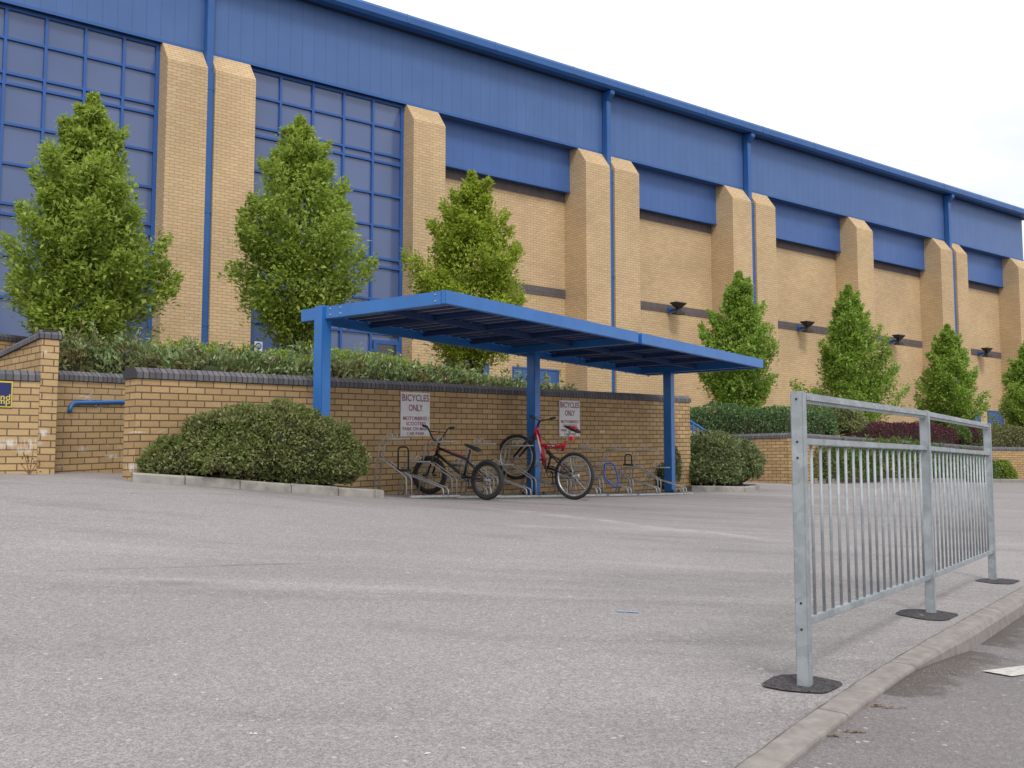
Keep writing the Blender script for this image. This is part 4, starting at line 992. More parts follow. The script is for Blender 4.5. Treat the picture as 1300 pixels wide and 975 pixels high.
# climbing shrubs in the kerbed bed behind the railing
pts_ = []
for px, Y, yt in ((1036, 25.6, 566), (1060, 26.2, 566), (1100, 27.6, 563), (1150, 29.9, 563), (1190, 31.8, 568), (1225, 33.6, 574), (1252, 34.6, 582)):
    q = P(px, yt, Y); pts_.append((q.x, q.y, g(q.x, q.y) + .02, q.z))
hedge('climbing_shrubs', 'mixed green shrubs against the retaining wall, seen through the railing bars', pts_, .7, .07, 'climber', 1000, 13, rough=.16, spikes=4, cat='shrubs')
q = P(1272, 600, 35.4)
shrub('bright_shrub', 'small bright green shrub against the wall right of the last railing post', 'shrub', [((q.x, q.y, q.z + .02), .34, .3, .36, 0), ((q.x + .15, q.y, q.z - .1), .3, .3, .25, 0)], .08, 'lime_hedge', 1300, seed=25)
# the big loose shrub in the left bed
def cb(px, py, Y, rx, ry, rz): q = P(px, py, Y); return ((q.x, q.y, q.z), rx, ry, rz, math.atan2(wd.y, wd.x))
shrub('spreading_shrub', 'large loose olive green shrub in the kerbed bed by the nearest shelter post', 'shrub',
      [cb(318, 568, 12.05, .70, .34, .46), cb(243, 585, 11.72, .50, .28, .26), cb(402, 574, 12.3, .56, .30, .40), cb(362, 558, 12.15, .5, .32, .42), cb(205, 592, 11.5, .25, .18, .14), cb(438, 587, 12.6, .28, .24, .25), cb(275, 565, 11.85, .40, .28, .34), cb(335, 584, 12.05, .85, .28, .24), cb(420, 592, 12.45, .42, .24, .2), cb(405, 604, 12.38, .50, .17, .15), cb(340, 600, 12.1, .55, .2, .15)],
      .044, 'olive', 4300, rough=.17, seed=31, aspect=.5)
shrub('round_shrub', 'dense rounded grey green shrub right of the last shelter post', 'shrub',
      [cb(905, 586, 21.0, .72, .6, .56), cb(932, 590, 21.3, .52, .55, .48), cb(880, 590, 20.8, .45, .5, .46), cb(905, 600, 20.9, .85, .55, .38)], .06, 'dark_shrub', 2100, rough=.11, seed=32)
shrub('round_shrub', 'dark shrub between the racks and the last shelter post', 'shrub', [cb(843, 592, 19.9, .34, .3, .5), cb(836, 608, 19.6, .3, .28, .28)], .045, 'dark_shrub', 2400, rough=.12, seed=33)
# dead weed climbing the far left wall
q0 = GP(36, 600, 11.55); th = thing('weed', 'withered brown weed at the foot of the salt-stained wall', 'plant', q0 - bk1 * .05); bm = BM()
for a_, h_ in ((-.05, .22), (.04, .3), (.10, .16), (-.09, .12)):
    tube(bm, [q0 - bk1 * .06, q0 - bk1 * .04 + d1 * a_ * .5 + Vector((0, 0, h_ * .5)), q0 - bk1 * .02 + d1 * a_ + Vector((0, 0, h_))], [.006, .005, .003], 5)
obj('stem_or_core', bm, 'dead_leaf', th)
pp = np.array([q0 - bk1 * .05 + d1 * random.uniform(-.09, .1) + Vector((0, 0, random.uniform(.02, .25))) for _ in range(40)])
M['weed'] = leafmat('weed leaf', (.16, .07, .04), (.2, .16, .06)); leaf_object('foliage', pp, np.tile(np.array((n.x, n.y, .2)), (40, 1)), .035, 'weed', th)

# ================================================================== CYCLE SHELTER
ta = math.atan((1665 - CX) / F); a_ = Vector((math.sin(ta), math.cos(ta), 0)); p_ = Vector((math.cos(ta), -math.sin(ta), 0))
F0 = P(565, 369, 11.53); ZT = F0.z; F0 = Vector((F0.x, F0.y, 0))
def SP(s, l, z): q = F0 + a_ * s - p_ * l; return Vector((q.x, q.y, z))
SLn, SDp = 8.32, 2.2; FH = .15
sh = thing('cycle_shelter', 'bright blue steel cycle shelter with flat cantilever roof on three posts', 'shelter', SP(4, 1.8, g(*SP(4, 1.8, 0)[:2])))
def sbox(bm, s0, s1, l0, l1, z0, z1): box(bm, SP(s0, l0, z0), a_ * (s1 - s0), -p_ * (l1 - l0), (0, 0, z1 - z0))
for (s0, s1) in ((0, 4.10), (4.19, SLn)):
    bm = BM(); sbox(bm, s0 - (.0 if s0 else .04), s1, -.04, .02, ZT - FH, ZT); obj('fascia', bm, 'blue', sh, bevel=.006)
bm = BM(); sbox(bm, 4.02, 4.27, .022, .05, ZT - FH + .01, ZT - .012); obj('joint_plate', bm, 'blue', sh)
bm = BM(); sbox(bm, .05, SLn, SDp - .06, SDp, ZT - FH, ZT - .02); obj('fascia', bm, 'blue', sh, bevel=.006)
bm = BM(); sbox(bm, SLn - .06, SLn, .022, SDp - .062, ZT - FH, ZT - .002); obj('fascia', bm, 'blue', sh, bevel=.006)
# arms
for s0 in (-.04, 4.10, 8.0):
    bm = BM(); sbox(bm, s0, s0 + .08, .024 if s0 > 0 else .021, 2.2 if s0 > 0 else 2.22, ZT - FH + (.004 if s0 > 0 else 0), ZT - .004)
    obj('arm', bm, 'blue', sh, bevel=.005)
bm = BM(); sbox(bm, .05, SLn - .07, 1.05, 1.10, ZT - FH + .03, ZT - .05); obj('purlin', bm, 'shaded_blue', sh)
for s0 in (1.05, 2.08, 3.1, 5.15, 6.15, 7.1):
    bm = BM(); sbox(bm, s0, s0 + .05, .03, 1.045, ZT - FH + .045, ZT - .052); obj('cross_beam', bm, 'shaded_blue', sh)
    bm = BM(); sbox(bm, s0, s0 + .05, 1.105, SDp - .07, ZT - FH + .045, ZT - .052); obj('cross_beam', bm, 'shaded_blue', sh)
# profiled roof sheet, ribs running front to back
zz = ZT - .045; prof = []; s = .05
while s < SLn - .1:
    prof += [(s, zz), (s + .10, zz), (s + .105, zz + .014), (s + .195, zz + .014)]; s += .20
bm = BM()
A = [bm.verts.new(SP(s_, .025, z_)) for s_, z_ in prof]; B = [bm.verts.new(SP(s_, SDp - .065, z_)) for s_, z_ in prof]
A2 = [bm.verts.new(SP(s_, .025, z_ + .004)) for s_, z_ in prof]; B2 = [bm.verts.new(SP(s_, SDp - .065, z_ + .004)) for s_, z_ in prof]
for k in range(len(prof) - 1):
    f_ = bm.faces.new((A[k], A[k + 1], B[k + 1], B[k])); f_.material_index = 1 if k % 4 == 2 else 0
    bm.faces.new((A2[k], B2[k], B2[k + 1], A2[k + 1]))
    bm.faces.new((A[k], A2[k], A2[k + 1], A[k + 1])); bm.faces.new((B[k], B[k + 1], B2[k + 1], B2[k]))
rs_ = obj('roof_sheet', bm, 'shaded_blue', sh); rs_.data.materials.append(M['roof_sheet'])
bm = BM()
for s0 in np.arange(.3, SLn, .4):
    bmesh.ops.create_cone(bm, cap_ends=True, segments=6, radius1=.014, radius2=.01, depth=.02, matrix=Matrix.Translation(SP(s0, SDp - .03, ZT - FH - .008)))
for l in (.1, 1.55, 1.72): 
    for zq in (ZT - .04, ZT - .11):
        bmesh.ops.create_uvsphere(bm, u_segments=6, v_segments=4, radius=.012, matrix=Matrix.Translation(SP(-.042, l, zq)))
islands('bolt_or_hole', bm, 'steel', sh)
post_xy = []
for (s0, l0) in ((-.0, 1.885), (4.30, 1.885), (8.1, 1.65)):
    q = SP(s0, l0, 0); zb = g(q.x, q.y); post_xy.append(q); hw = .075
    zt = ZT + .012 if s0 < 1 else ZT - FH + .005
    bm = BM(); box(bm, SP(s0 - hw - .0, l0 - hw, zb - .05), a_ * 2 * hw, -p_ * 2 * hw, (0, 0, zt - zb + .05)); po = obj('post', bm, 'blue', sh, bevel=.01)
    bm = BM(); box(bm, SP(s0 - .14, l0 - .14, zb - .01), a_ * .28, -p_ * .28, (0, 0, .022))
    for x_ in (-1, 1):
        for y_ in (-1, 1): bmesh.ops.create_cone(bm, cap_ends=True, segments=6, radius1=.022, radius2=.018, depth=.04, matrix=Matrix.Translation(SP(s0 + x_ * .11, l0 + y_ * .11, zb + .03)))
    obj('base_plate', bm, 'black_paint', po)
# ================================================================== SIGNS
def text_mesh(txt, width, height, squeeze=True):
    c = bpy.data.curves.new('t', 'FONT'); c.body = txt; c.size = 1; c.extrude = 0; c.resolution_u = 3; c.offset = .012
    o = bpy.data.objects.new('t', c); COL.objects.link(o)
    dg = bpy.context.evaluated_depsgraph_get(); me = bpy.data.meshes.new_from_object(o.evaluated_get(dg))
    bm = BM(); bm.from_mesh(me); bpy.data.objects.remove(o); bpy.data.curves.remove(c); bpy.data.meshes.remove(me)
    xs = [v_.co.x for v_ in bm.verts]; ys = [v_.co.y for v_ in bm.verts]
    x0, x1, y0, y1 = min(xs), max(xs), min(ys), max(ys)
    for v_ in bm.verts: v_.co.x = (v_.co.x - x0) / (x1 - x0) * width; v_.co.y = (v_.co.y - y0) / (y1 - y0) * height
    return bm
def wall_sign(px0, px1, yt, yb, lb):
    A = XY(px0, ZW(px0)); B = XY(px1, ZW(px1)); ln = (B - A).length; fwd = -wbk
    zt = P(px0, yt, ZW(px0)).z; zb = P(px0, yb, ZW(px0)).z; H = zt - zb; W = ln
    th = thing('wall_sign', lb, 'sign', V3(A + fwd * .01, zb))
    sl_ = wslope
    def Q(x, y, o=.018): q = A + wd * x + fwd * o; return Vector((q.x, q.y, zt - H * y + sl_ * x))
    bm = BM(); prism(bm, [Q(0, 0, .004), Q(W, 0, .004), Q(W, 1, .004), Q(0, 1, .004)], fwd * .014); obj('board', bm, 'sign_white', th, bevel=.002)
    lines = [('BICYCLES', .04, .96, .05, .205), ('ONLY', .26, .74, .275, .43), ('MOTORBIKES /', .07, .97, .55, .635), ('SCOOTERS', .17, .85, .67, .755), ('PARK ON MAIN', .06, .95, .79, .87), ('CAR PARK', .2, .82, .9, .975)]
    bm = BM()
    for txt, x0, x1, y0, y1 in lines:
        tb_ = text_mesh(txt, (x1 - x0) * W, (y1 - y0) * H)
        mp_ = {}
        for v_ in tb_.verts:
            mp_[v_] = bm.verts.new(Q(x0 * W + v_.co.x, 0, .021) - Vector((0, 0, y1 * H - v_.co.y)))
        for f in tb_.faces:
            try: bm.faces.new([mp_[v_] for v_ in f.verts])
            except ValueError: pass
        tb_.free()
    obj('lettering', bm, 'sign_red', th)
    bm = BM()
    for x, y in ((.06, .95), (.93, .95), (.06, .04), (.93, .04)): bmesh.ops.create_uvsphere(bm, u_segments=6, v_segments=4, radius=.009, matrix=Matrix.Translation(Q(x * W, y, .02)))
    islands('screw', bm, 'steel', th)
wall_sign(507, 544, 497.5, 554, 'white bicycles only sign with red letters, left one above the black bicycle')
wall_sign(709.5, 735.5, 508, 554, 'white bicycles only sign with red letters, right one behind the red saddle')
# navy sign cut by the left edge
Ys = 11.62; A = XY(-75, 11.24); B = XY(11.5, 11.63); fw1 = -bk1; dS = (W1b - W1a).normalized()
oA = W1a + dS * (A - W1a).dot(dS); oB = W1a + dS * (B - W1a).dot(dS); W = (oB - oA).length
zt = P(6, 484, 11.6).z; zb = P(6, 517.5, 11.6).z
th = thing('wall_sign', 'navy blue sign with yellow border cut by the left edge', 'sign', V3(oA, zb))
bm = BM(); box(bm, V3(oA + fw1 * .003, zb), dS * W, fw1 * .012, (0, 0, zt - zb)); obj('board', bm, 'sign_yellow', th, bevel=.004)
bm = BM(); box(bm, V3(oA + fw1 * .0155 + dS * .016, zb + .016), dS * (W - .032), fw1 * .002, (0, 0, zt - zb - .032)); obj('panel', bm, 'sign_navy', th)
bm = BM()
for txt, wdt, hgt, zz in (('and', .145, .062, .083), ('ramp', .20, .062, .018)):
    tb_ = text_mesh(txt, wdt, hgt); mp_ = {}
    for v_ in tb_.verts:
        q = oB - dS * (.024 + wdt - v_.co.x) + fw1 * .0195; mp_[v_] = bm.verts.new((q.x, q.y, zb + zz + v_.co.y))
    for f in tb_.faces:
        try: bm.faces.new([mp_[v_] for v_ in f.verts])
        except ValueError: pass
    tb_.free()
obj('lettering', bm, 'sign_yellow', th)

# ================================================================== HANDRAILS
th = thing('handrail', 'blue tubular handrail on the recessed wall at the left', 'handrail', GP(110, 600, 12.7))
yy = lambda px: 12.35 + (px - 68) / 132 * 1.55 - .09
hr = [P(87, 522.5, yy(87) + .085), P(88, 522, yy(88)), P(92, 511.5, yy(92)), P(155, 510.5, yy(155)), P(195, 510.5, yy(190))]
bm = BM(); tube(bm, arc(hr, .06, 5), .024, 10); obj('rail', bm, 'blue', th, smooth=True)
bm = BM(); q = P(87, 523.5, yy(87) + .07); tube(bm, [q, q + bk2 * .012], .045, 12); 
q = P(125, 515, yy(125)); tube(bm, arc([q + bk2 * .09, q, P(125, 511, yy(125))], .03), .011, 8); obj('bracket', bm, 'blue', th)
th = thing('handrail', 'short blue handrail sloping down beyond the end of the long wall', 'handrail', GP(885, 612, 23))
bm = BM(); tube(bm, [P(870, 531, 23), P(898, 548.5, 23.2), P(903, 549, 23.3)], .028, 8); obj('rail', bm, 'blue', th)
bm = BM(); tube(bm, [P(880, 538, 23.05), P(880, 612, 23.05)], .022, 8); tube(bm, [P(897, 548, 23.2), P(897, 612, 23.2)], .022, 8); obj('leg', bm, 'blue', th)
th = thing('brick_wall', 'short sloping flank wall under the far blue handrail', 'wall', GP(872, 612, 24))
bm = BM(); A = P(868, 540, 23.6); B = P(905, 557, 23.9)
prism(bm, [Vector((A.x, A.y, g(A.x, A.y) - .2)), A, B, Vector((B.x, B.y, g(B.x, B.y) - .2))], Vector((-.1, .22, 0))); obj('wall', bm, 'brick_wall', th, uv=boxuv((1, 0)))
bm = BM(); prism(bm, [A + Vector((.0, -.02, .003)), A + Vector((0, -.02, .09)), B + Vector((0, -.02, .09)), B + Vector((0, -.02, .003))], Vector((-.1, .26, 0))); obj('coping', bm, 'coping', th, uv=boxuv((1, 0)))

# ================================================================== RAILING
rp = [(1022, 869, 4.05, 497), (1178, 779, 5.89, 521.5), (1260.5, 737.5, 7.57, 537.5)]
B_ = []; T_ = []
for px, pb, Y, pt in rp:
    q = P(px, pb, Y); q.z = g(q.x, q.y); B_.append(q); T_.append(P(px, pt, Y).z)
rd3 = Vector((B_[2].x - B_[0].x, B_[2].y - B_[0].y, 0)).normalized(); rn = Vector((rd3.y, -rd3.x, 0))
B_[1] = V3(B_[0] + rd3 * (B_[1] - B_[0]).dot(rd3), B_[1].z)
rail = thing('pedestrian_railing', 'galvanised steel pedestrian railing of two barred panels beside the kerb', 'railing', B_[0])
hp = .024
for i, (bq, zt) in enumerate(zip(B_, T_)):
    bm = BM(); box(bm, V3(bq - rd3 * hp - rn * hp, bq.z - .05), rd3 * 2 * hp, rn * 2 * hp, (0, 0, zt - bq.z + .05)); po = obj('post', bm, 'galv', rail, bevel=.004)
    bm = BM()
    H_ = zt - bq.z
    for hh in ((H_ - .03, H_ - .19, H_ - .25, .305, .21) if i == 0 else (H_ - .27, .27)):
        c0 = V3(bq - rn * (hp + .0005) if i else bq - rn * (hp + .0005), bq.z + hh)
        # drilled holes: small black discs, the dark inside each put into colour
        c1 = V3(bq - rd3 * (hp + .0008), bq.z + hh) if i == 0 else V3(bq - rn * (hp + .0008), bq.z + hh)
        dr_ = -rd3 if i == 0 else -rn
        tube(bm, [c1, c1 + dr_ * .002], .0045 if i == 0 else .006, 8)
    islands('bolt_or_hole', bm, 'lamp_black', po)
mz = [P(1030, 561, 4.1).z, P(1178, 572 - 3, 5.89).z, P(1260, 576, 7.57).z]
bz_ = [P(1034, 788, 4.09).z, P(1178, 731.5, 5.89).z, P(1261, 700, 7.57).z]
for i in range(2):
    a0, b0 = B_[i] + rd3 * hp, B_[i + 1] - rd3 * hp
    pn = bpy.data.objects.new('panel', None)
    bm = BM(); z0, z1 = T_[i] - .022, T_[i + 1] - .022
    bar(bm, V3(a0 + rd3 * .001, z0), V3(b0 - rd3 * .001, z1), .042, .040)
    tr_ = obj('top_rail', bm, 'galv', rail, bevel=.012)
    bm = BM(); bar(bm, V3(a0 + rd3 * .001, mz[i]), V3(b0 - rd3 * .001, mz[i + 1]), .03, .026); obj('middle_rail', bm, 'galv', rail, bevel=.003)
    bm = BM(); bar(bm, V3(a0 + rd3 * .001, bz_[i]), V3(b0 - rd3 * .001, bz_[i + 1]), .03, .026); obj('bottom_rail', bm, 'galv', rail, bevel=.003)
    for k in range(17):
        f = (k + 1) / 18; q = a0.lerp(b0, f)
        bm = BM(); tube(bm, [V3(q, bz_[i] * (1 - f) + bz_[i + 1] * f + .0125), V3(q, mz[i] * (1 - f) + mz[i + 1] * f - .0125)], .0064, 8)
        obj('bar', bm, 'galv', rail, smooth=True)

# ================================================================== CYCLE RACKS
def rack_holder(bm, high, ofs):
    """x = out from the wall, y = along it"""
    h = .72 if high else .44
    for y in (-.045, .045):
        y += ofs
        if high:
            tube(bm, arc([(.12, y, 0), (.26, y, h), (.70, y, h)], .06), .0100, 6)
            tube(bm, arc([(.22, y, .46), (.32, y, .46), (.74, y, .24), (.74, y, 0)], .05), .0100, 6)
        else:
            tube(bm, arc([(.16, y, 0), (.32, y, h), (.66, y, h)], .05), .0100, 6)
            tube(bm, arc([(.28, y, .27), (.36, y, .27), (.98, y, .10), (.98, y, 0)], .05), .0100, 6)
    for x in (.38, .48):
        tube(bm, arc([(x, ofs - .045, h), (x, ofs - .045, h + .075), (x, ofs + .045, h + .075), (x, ofs + .045, h)], .035), .006, 6)
    tube(bm, [(.70 if high else .66, ofs - .045, h), (.70 if high else .66, ofs + .045, h)], .008, 6)
def rack(label, s, first=None):
    q = Wa + wd * s; zb = g(*(q - wbk * .5)[:2])
    rz = math.atan2(-wbk.y, -wbk.x)
    if first is None:
        th = thing('cycle_rack', label, 'cycle rack', V3(q, zb), rz, 'galvanised cycle racks along the wall')
        bm = BM(); rack_holder(bm, True, 0); obj('high_holder', bm, 'rack', th, local=True, smooth=True)
        bm = BM(); rack_holder(bm, False, .42); obj('low_holder', bm, 'rack', th, local=True, smooth=True)
        bm = BM(); box(bm, (.95, -.2, -.01), (.03, 0, 0), (0, .89, 0), (0, 0, .025)); obj('base_rail', bm, 'rack', th, local=True); bm = BM(); box(bm, (.12, -.2, -.01), (.03, 0, 0), (0, .89, 0), (0, 0, .025)); obj('base_rail', bm, 'rack', th, local=True)
        return th
    r_ = first.copy(); COL.objects.link(r_); r_.location = V3(q, zb); r_['label'] = label
    for ch in first.children:
        c_ = ch.copy(); COL.objects.link(c_); c_.parent = r_
    return r_
s_of = lambda px: (XY(px, ZW(px)) - Wa).dot(wd)
sA = s_of(468) ; sB = s_of(790); labs = ['galvanised rack nearest the kerbed bed, half behind the olive shrub', 'galvanised rack with a black lock, left of the black bicycle', 'galvanised rack behind the frame of the black bicycle', 'galvanised rack between the two bicycles', 'galvanised rack behind the blue middle post', 'galvanised rack just right of the red bicycle', 'galvanised rack with the blue cable lock', 'galvanised rack by the dark shrub at the end of the row']
first = None
rs_pos = [sA + (sB - sA) * k / 7 for k in range(8)]
for k in range(8):
    r_ = rack(labs[k], rs_pos[k], first); first = first or r_

# ================================================================== BICYCLES  (local x forward, y left, z up)
def wheel(parent, c, r, tw, rim, nsp, hubw=.05, turn=0, depth=.012, rot=0):
    c = Vector(c); Rz = Matrix.Rotation(turn, 4, 'Z')
    mt = Matrix.Translation(c) @ Rz
    def W_(a, rr, y=0): return mt @ Vector((math.cos(a) * rr, y, math.sin(a) * rr))
    bm = BM(); tube(bm, [W_(0, 0, -hubw), W_(0, 0, hubw)], .018, 10); tube(bm, [W_(0, 0, -hubw - .02), W_(0, 0, hubw + .02)], .007, 8)
    for k in range(nsp):
        a0 = 2 * math.pi * k / nsp; y = hubw * .7 * (1 if k % 2 else -1)
        tube(bm, [W_(a0 + (.5 if k % 4 < 2 else -.5), .018, y), W_(a0, r - tw * 2 - depth, 0)], .0013, 4)
    wh = obj('wheel', bm, 'steel', parent, local=True)
    bm = BM(); N = 40; tube(bm, [W_(2 * math.pi * k / N, r - tw) for k in range(N)], tw, 8, closed=True); obj('tyre', bm, 'black', wh, local=True, smooth=True)
    bm = BM(); rr = r - tw * 2 - depth * .3; tube(bm, [W_(2 * math.pi * k / N, rr) for k in range(N)], depth, 8, closed=True); obj('rim', bm, rim, wh, local=True, smooth=True)
    return wh
def bike(label, rear, front, name='bicycle'):
    d = Vector((front.x - rear.x, front.y - rear.y, 0)); rz = math.atan2(d.y, d.x)
    return thing(name, label, 'bicycle', rear, rz, None), d.length
# --- black BMX
rh = P(618.5, 608.5, 14.0); fh = P(545.5, 603, 14.55); rw = .258
bmx, wb = bike('black bicycle with small wheels and a red cable, front wheel in the rack', Vector((rh.x, rh.y, g(rh.x, rh.y))), fh)
z0 = rw; zf = fh.z - g(rh.x, rh.y); dzf = zf - z0
kx = wb / .95
def b(x, z, y=0): return Vector((x * kx, y, z0 + z + dzf * 0))
wheel(bmx, (0, 0, z0), rw, .029, 'rim_dark', 20); fw_ = wheel(bmx, (wb, 0, zf), rw, .029, 'rim_dark', 20, turn=R(10))
bm = BM()
HT, HB, BBq, ST = b(.80, .455), b(.835, .355), b(.37, .045), b(.315, .265)
tube(bm, [HT, HB], .022, 10); tube(bm, [HB.lerp(HT, .75), ST], .018, 10); tube(bm, [HB, BBq], .021, 10); tube(bm, [ST + Vector((-.005, 0, .03)), BBq], .017, 10)
for y in (-.055, .055):
    tube(bm, [BBq + Vector((0, y * .4, 0)), Vector((0, y, z0))], .011, 8); tube(bm, [ST + Vector((0, y * .2, -.02)), Vector((0, y, z0))], .009, 8)
tube(bm, [BBq + Vector((0, -.04, 0)), BBq + Vector((0, .04, 0))], .024, 10)
obj('frame', bm, 'black_paint', bmx, local=True, smooth=True)
bm = BM(); Fh = Vector((wb, 0, zf)); tube(bm, [HT + Vector((-.012, 0, .03)), HB + Vector((.008, 0, -.02))], .017, 8)
for y in (-.055, .055): tube(bm, [HB + Vector((.01, y * .35, -.02)), HB + Vector((.012, y, -.05)), Fh + Vector((0, y, 0))], .014, 8)
for y in (-.11, .11): tube(bm, [Fh + Vector((0, y * .55, 0)), Fh + Vector((0, y * 1.15, 0))], .02, 10)
obj('fork', bm, 'black_paint', bmx, local=True, smooth=True)
bm = BM(); s0 = HT + Vector((.02, 0, .06)); tube(bm, [HT + Vector((-.012, 0, .03)), s0], .02, 8); 
pts = [(-.02, .33, .20), (-.005, .21, .185), (.0, .13, .07), (.01, .05, 0), (.01, -.05, 0), (.0, -.13, .07), (-.005, -.21, .185), (-.02, -.33, .20)]
tube(bm, arc([s0 + Vector(q) for q in pts], .05), .011, 8); tube(bm, [s0 + Vector((.0, .175, .13)), s0 + Vector((.0, -.175, .13))], .008, 8)
hb = obj('handlebar', bm, 'black_paint', bmx, local=True, smooth=True)
for sg in (1, -1):
    bm = BM(); tube(bm, [s0 + Vector((-.02, .33 * sg, .20)), s0 + Vector((-.012, .24 * sg, .189))], .017, 8); obj('grip', bm, 'black', hb, local=True, smooth=True)
    bm = BM(); tube(bm, [s0 + Vector((-.01, .22 * sg, .185)), s0 + Vector((.04, .26 * sg, .165)), s0 + Vector((.035, .31 * sg, .16))], .006, 6); obj('brake_lever', bm, 'steel', hb, local=True)
def saddle(par, nose, tail, mat, w_=.07):
    bm = BM(); d = tail - nose; secs = []
    for f, wq, hq in ((0, .018, .014), (.12, .026, .022), (.4, .034, .026), (.7, w_ * .85, .03), (.9, w_, .032), (1, w_ * .85, .022)):
        c_ = nose + d * f; secs.append([bm.verts.new(c_ + Vector((0, wq * math.cos(a0), hq * math.sin(a0) * (1 if math.sin(a0) > 0 else .8)))) for a0 in [2 * math.pi * k / 10 for k in range(10)]])
    for A_, B2_ in zip(secs[:-1], secs[1:]):
        for k in range(10): bm.faces.new((A_[k], A_[(k + 1) % 10], B2_[(k + 1) % 10], B2_[k]))
    bm.faces.new(secs[0]); bm.faces.new(secs[-1]); return obj('saddle', bm, mat, par, local=True, smooth=True)
saddle(bmx, b(.36, .465), b(.13, .385), 'black', .06)
bm = BM(); tube(bm, [ST, b(.27, .40)], .012, 8); obj('seat_post', bm, 'black_paint', bmx, local=True)
def crank(par, c, L1, ang, mat='steel', ringr=.07):
    bm = BM(); c = Vector(c)
    N = 24; tube(bm, [c + Vector((math.cos(2 * math.pi * k / N) * ringr, -.055, math.sin(2 * math.pi * k / N) * ringr)) for k in range(N)], .006, 6, closed=True)
    for k in range(4): a0 = math.pi / 2 * k + .4; tube(bm, [c + Vector((0, -.055, 0)), c + Vector((math.cos(a0) * ringr, -.055, math.sin(a0) * ringr))], .006, 5)
    for y, sg in ((-.075, 1), (.075, -1)):
        e_ = c + Vector((math.cos(ang) * L1 * sg, y, math.sin(ang) * L1 * sg)); tube(bm, [c + Vector((0, y * .5, 0)), c + Vector((0, y, 0)), e_], .011, 6)
    o_ = obj('crank', bm, mat, par, local=True)
    for y, sg in ((-.075, 1), (.075, -1)):
        e_ = c + Vector((math.cos(ang) * L1 * sg, y, math.sin(ang) * L1 * sg)); bm = BM(); q = e_ + Vector((-.045, 0 if y > 0 else -.1, -.01)); box(bm, q, (.09, 0, 0), (0, .1, 0), (0, 0, .02)); obj('pedal', bm, mat, o_, local=True, bevel=.006)
    return o_
crank(bmx, BBq, .15, R(-100), 'rim_dark', .055)
bm = BM()
for sg in (1, -1): tube(bm, [BBq + Vector((0, -.055, .055 * sg)), Vector((0, -.055, z0 + .025 * sg))], .005, 5)
obj('chain', bm, 'black_paint', bmx, local=True)
bm = BM(); cc = [HT + Vector((.02, -.12, .20)), HT + Vector((.16, -.08, .14)), HT + Vector((.22, -.03, .02)), HT + Vector((.16, 0, -.07)), HT + Vector((.03, .02, -.03)), b(.62, .40, -.02), b(.45, .33, -.02), b(.34, .29, -.02)]
def smoothpath(pts, k=5):
    pts = [Vector(q) for q in pts]; out = []
    for i in range(len(pts) - 1):
        p0 = pts[max(0, i - 1)]; p1 = pts[i]; p2 = pts[i + 1]; p3 = pts[min(len(pts) - 1, i + 2)]
        for j in range(k):
            t_ = j / k; out.append(.5 * ((2 * p1) + (p2 - p0) * t_ + (2 * p0 - 5 * p1 + 4 * p2 - p3) * t_ * t_ + (3 * p1 - p0 - 3 * p2 + p3) * t_ ** 3))
    out.append(pts[-1]); return out
tube(bm, smoothpath(cc), .0045, 6); obj('brake_cable', bm, 'red_cable', bmx, local=True)
# --- red mountain bike, front wheel lifted over the rack
rh = P(729, 604.5, 15.3); fh = P(655.5, 580, 15.93); rw = .335
mtb, wb = bike('red full suspension mountain bike with its front wheel lifted beside the middle post', Vector((rh.x, rh.y, g(rh.x, rh.y))), fh)
z0 = rw; zf = fh.z - g(rh.x, rh.y); kx = wb / 1.02
def m_(x, z, y=0): return Vector((x * kx, y, z0 + z))
wheel(mtb, (0, 0, z0), rw, .026, 'rim', 24, depth=.014); wheel(mtb, (wb, 0, zf), rw, .026, 'rim', 24, depth=.014, turn=R(5))
bm = BM(); HT = m_(.635, .72); HB = m_(.675, .60)
tube(bm, [HT, HB], .027, 12); tube(bm, [m_(.65, .66), m_(.59, .47), m_(.545, .34), m_(.515, .15)], [.032, .034, .034, .028], 12)
tube(bm, arc([m_(.565, .44), m_(.42, .44), m_(.26, .415), m_(.20, .44)], .04), [.026] * 10 + [.024] * 0 if False else .026, 12)
tube(bm, [m_(.20, .36), m_(.13, .50)], .021, 10); tube(bm, [m_(.50, .40), m_(.41, .41)], .018, 8)
obj('frame', bm, 'red', mtb, local=True, smooth=True)
bm = BM(); tube(bm, [m_(.622, .60, .030), m_(.592, .5, .033), m_(.566, .40, .033), m_(.548, .32, .03)], [.006, .014, .013, .006], 6); tube(bm, [m_(.44, .44, .022), m_(.32, .428, .022)], .009, 5); obj('decal', bm, 'decal', mtb, local=True)
bm = BM()
for y in (-.06, .06):
    tube(bm, [m_(.47, .12, y * .5), m_(0, 0, y)], .011, 8); tube(bm, [m_(.40, .30, y * .4), m_(.30, .24, y * .8), m_(0, 0, y)], .011, 8)
tube(bm, [m_(.40, .30), m_(.45, .12)], .016, 8); tube(bm, [m_(.47, .12, -.04), m_(.47, .12, .04)], .024, 8); obj('swing_arm', bm, 'black_paint', mtb, local=True, smooth=True)
bm = BM(); tube(bm, [m_(.51, .22), m_(.49, .12)], .02, 8); tube(bm, [m_(.3, .09, -.062), m_(.2, .05, -.062)], .009, 6); obj('link', bm, 'red', mtb, local=True)
bm = BM(); tube(bm, [m_(.46, .36), m_(.37, .27)], [.03, .026], 10); tube(bm, [m_(.49, .38), m_(.35, .25)], .012, 6); obj('shock', bm, 'black', mtb, local=True)
bm = BM(); Fh = Vector((wb, 0, zf)); cr_ = m_(.715, .565)
tube(bm, [HB, cr_], .018, 8); tube(bm, [cr_ + Vector((0, -.07, 0)), cr_ + Vector((0, .07, 0))], .022, 8)
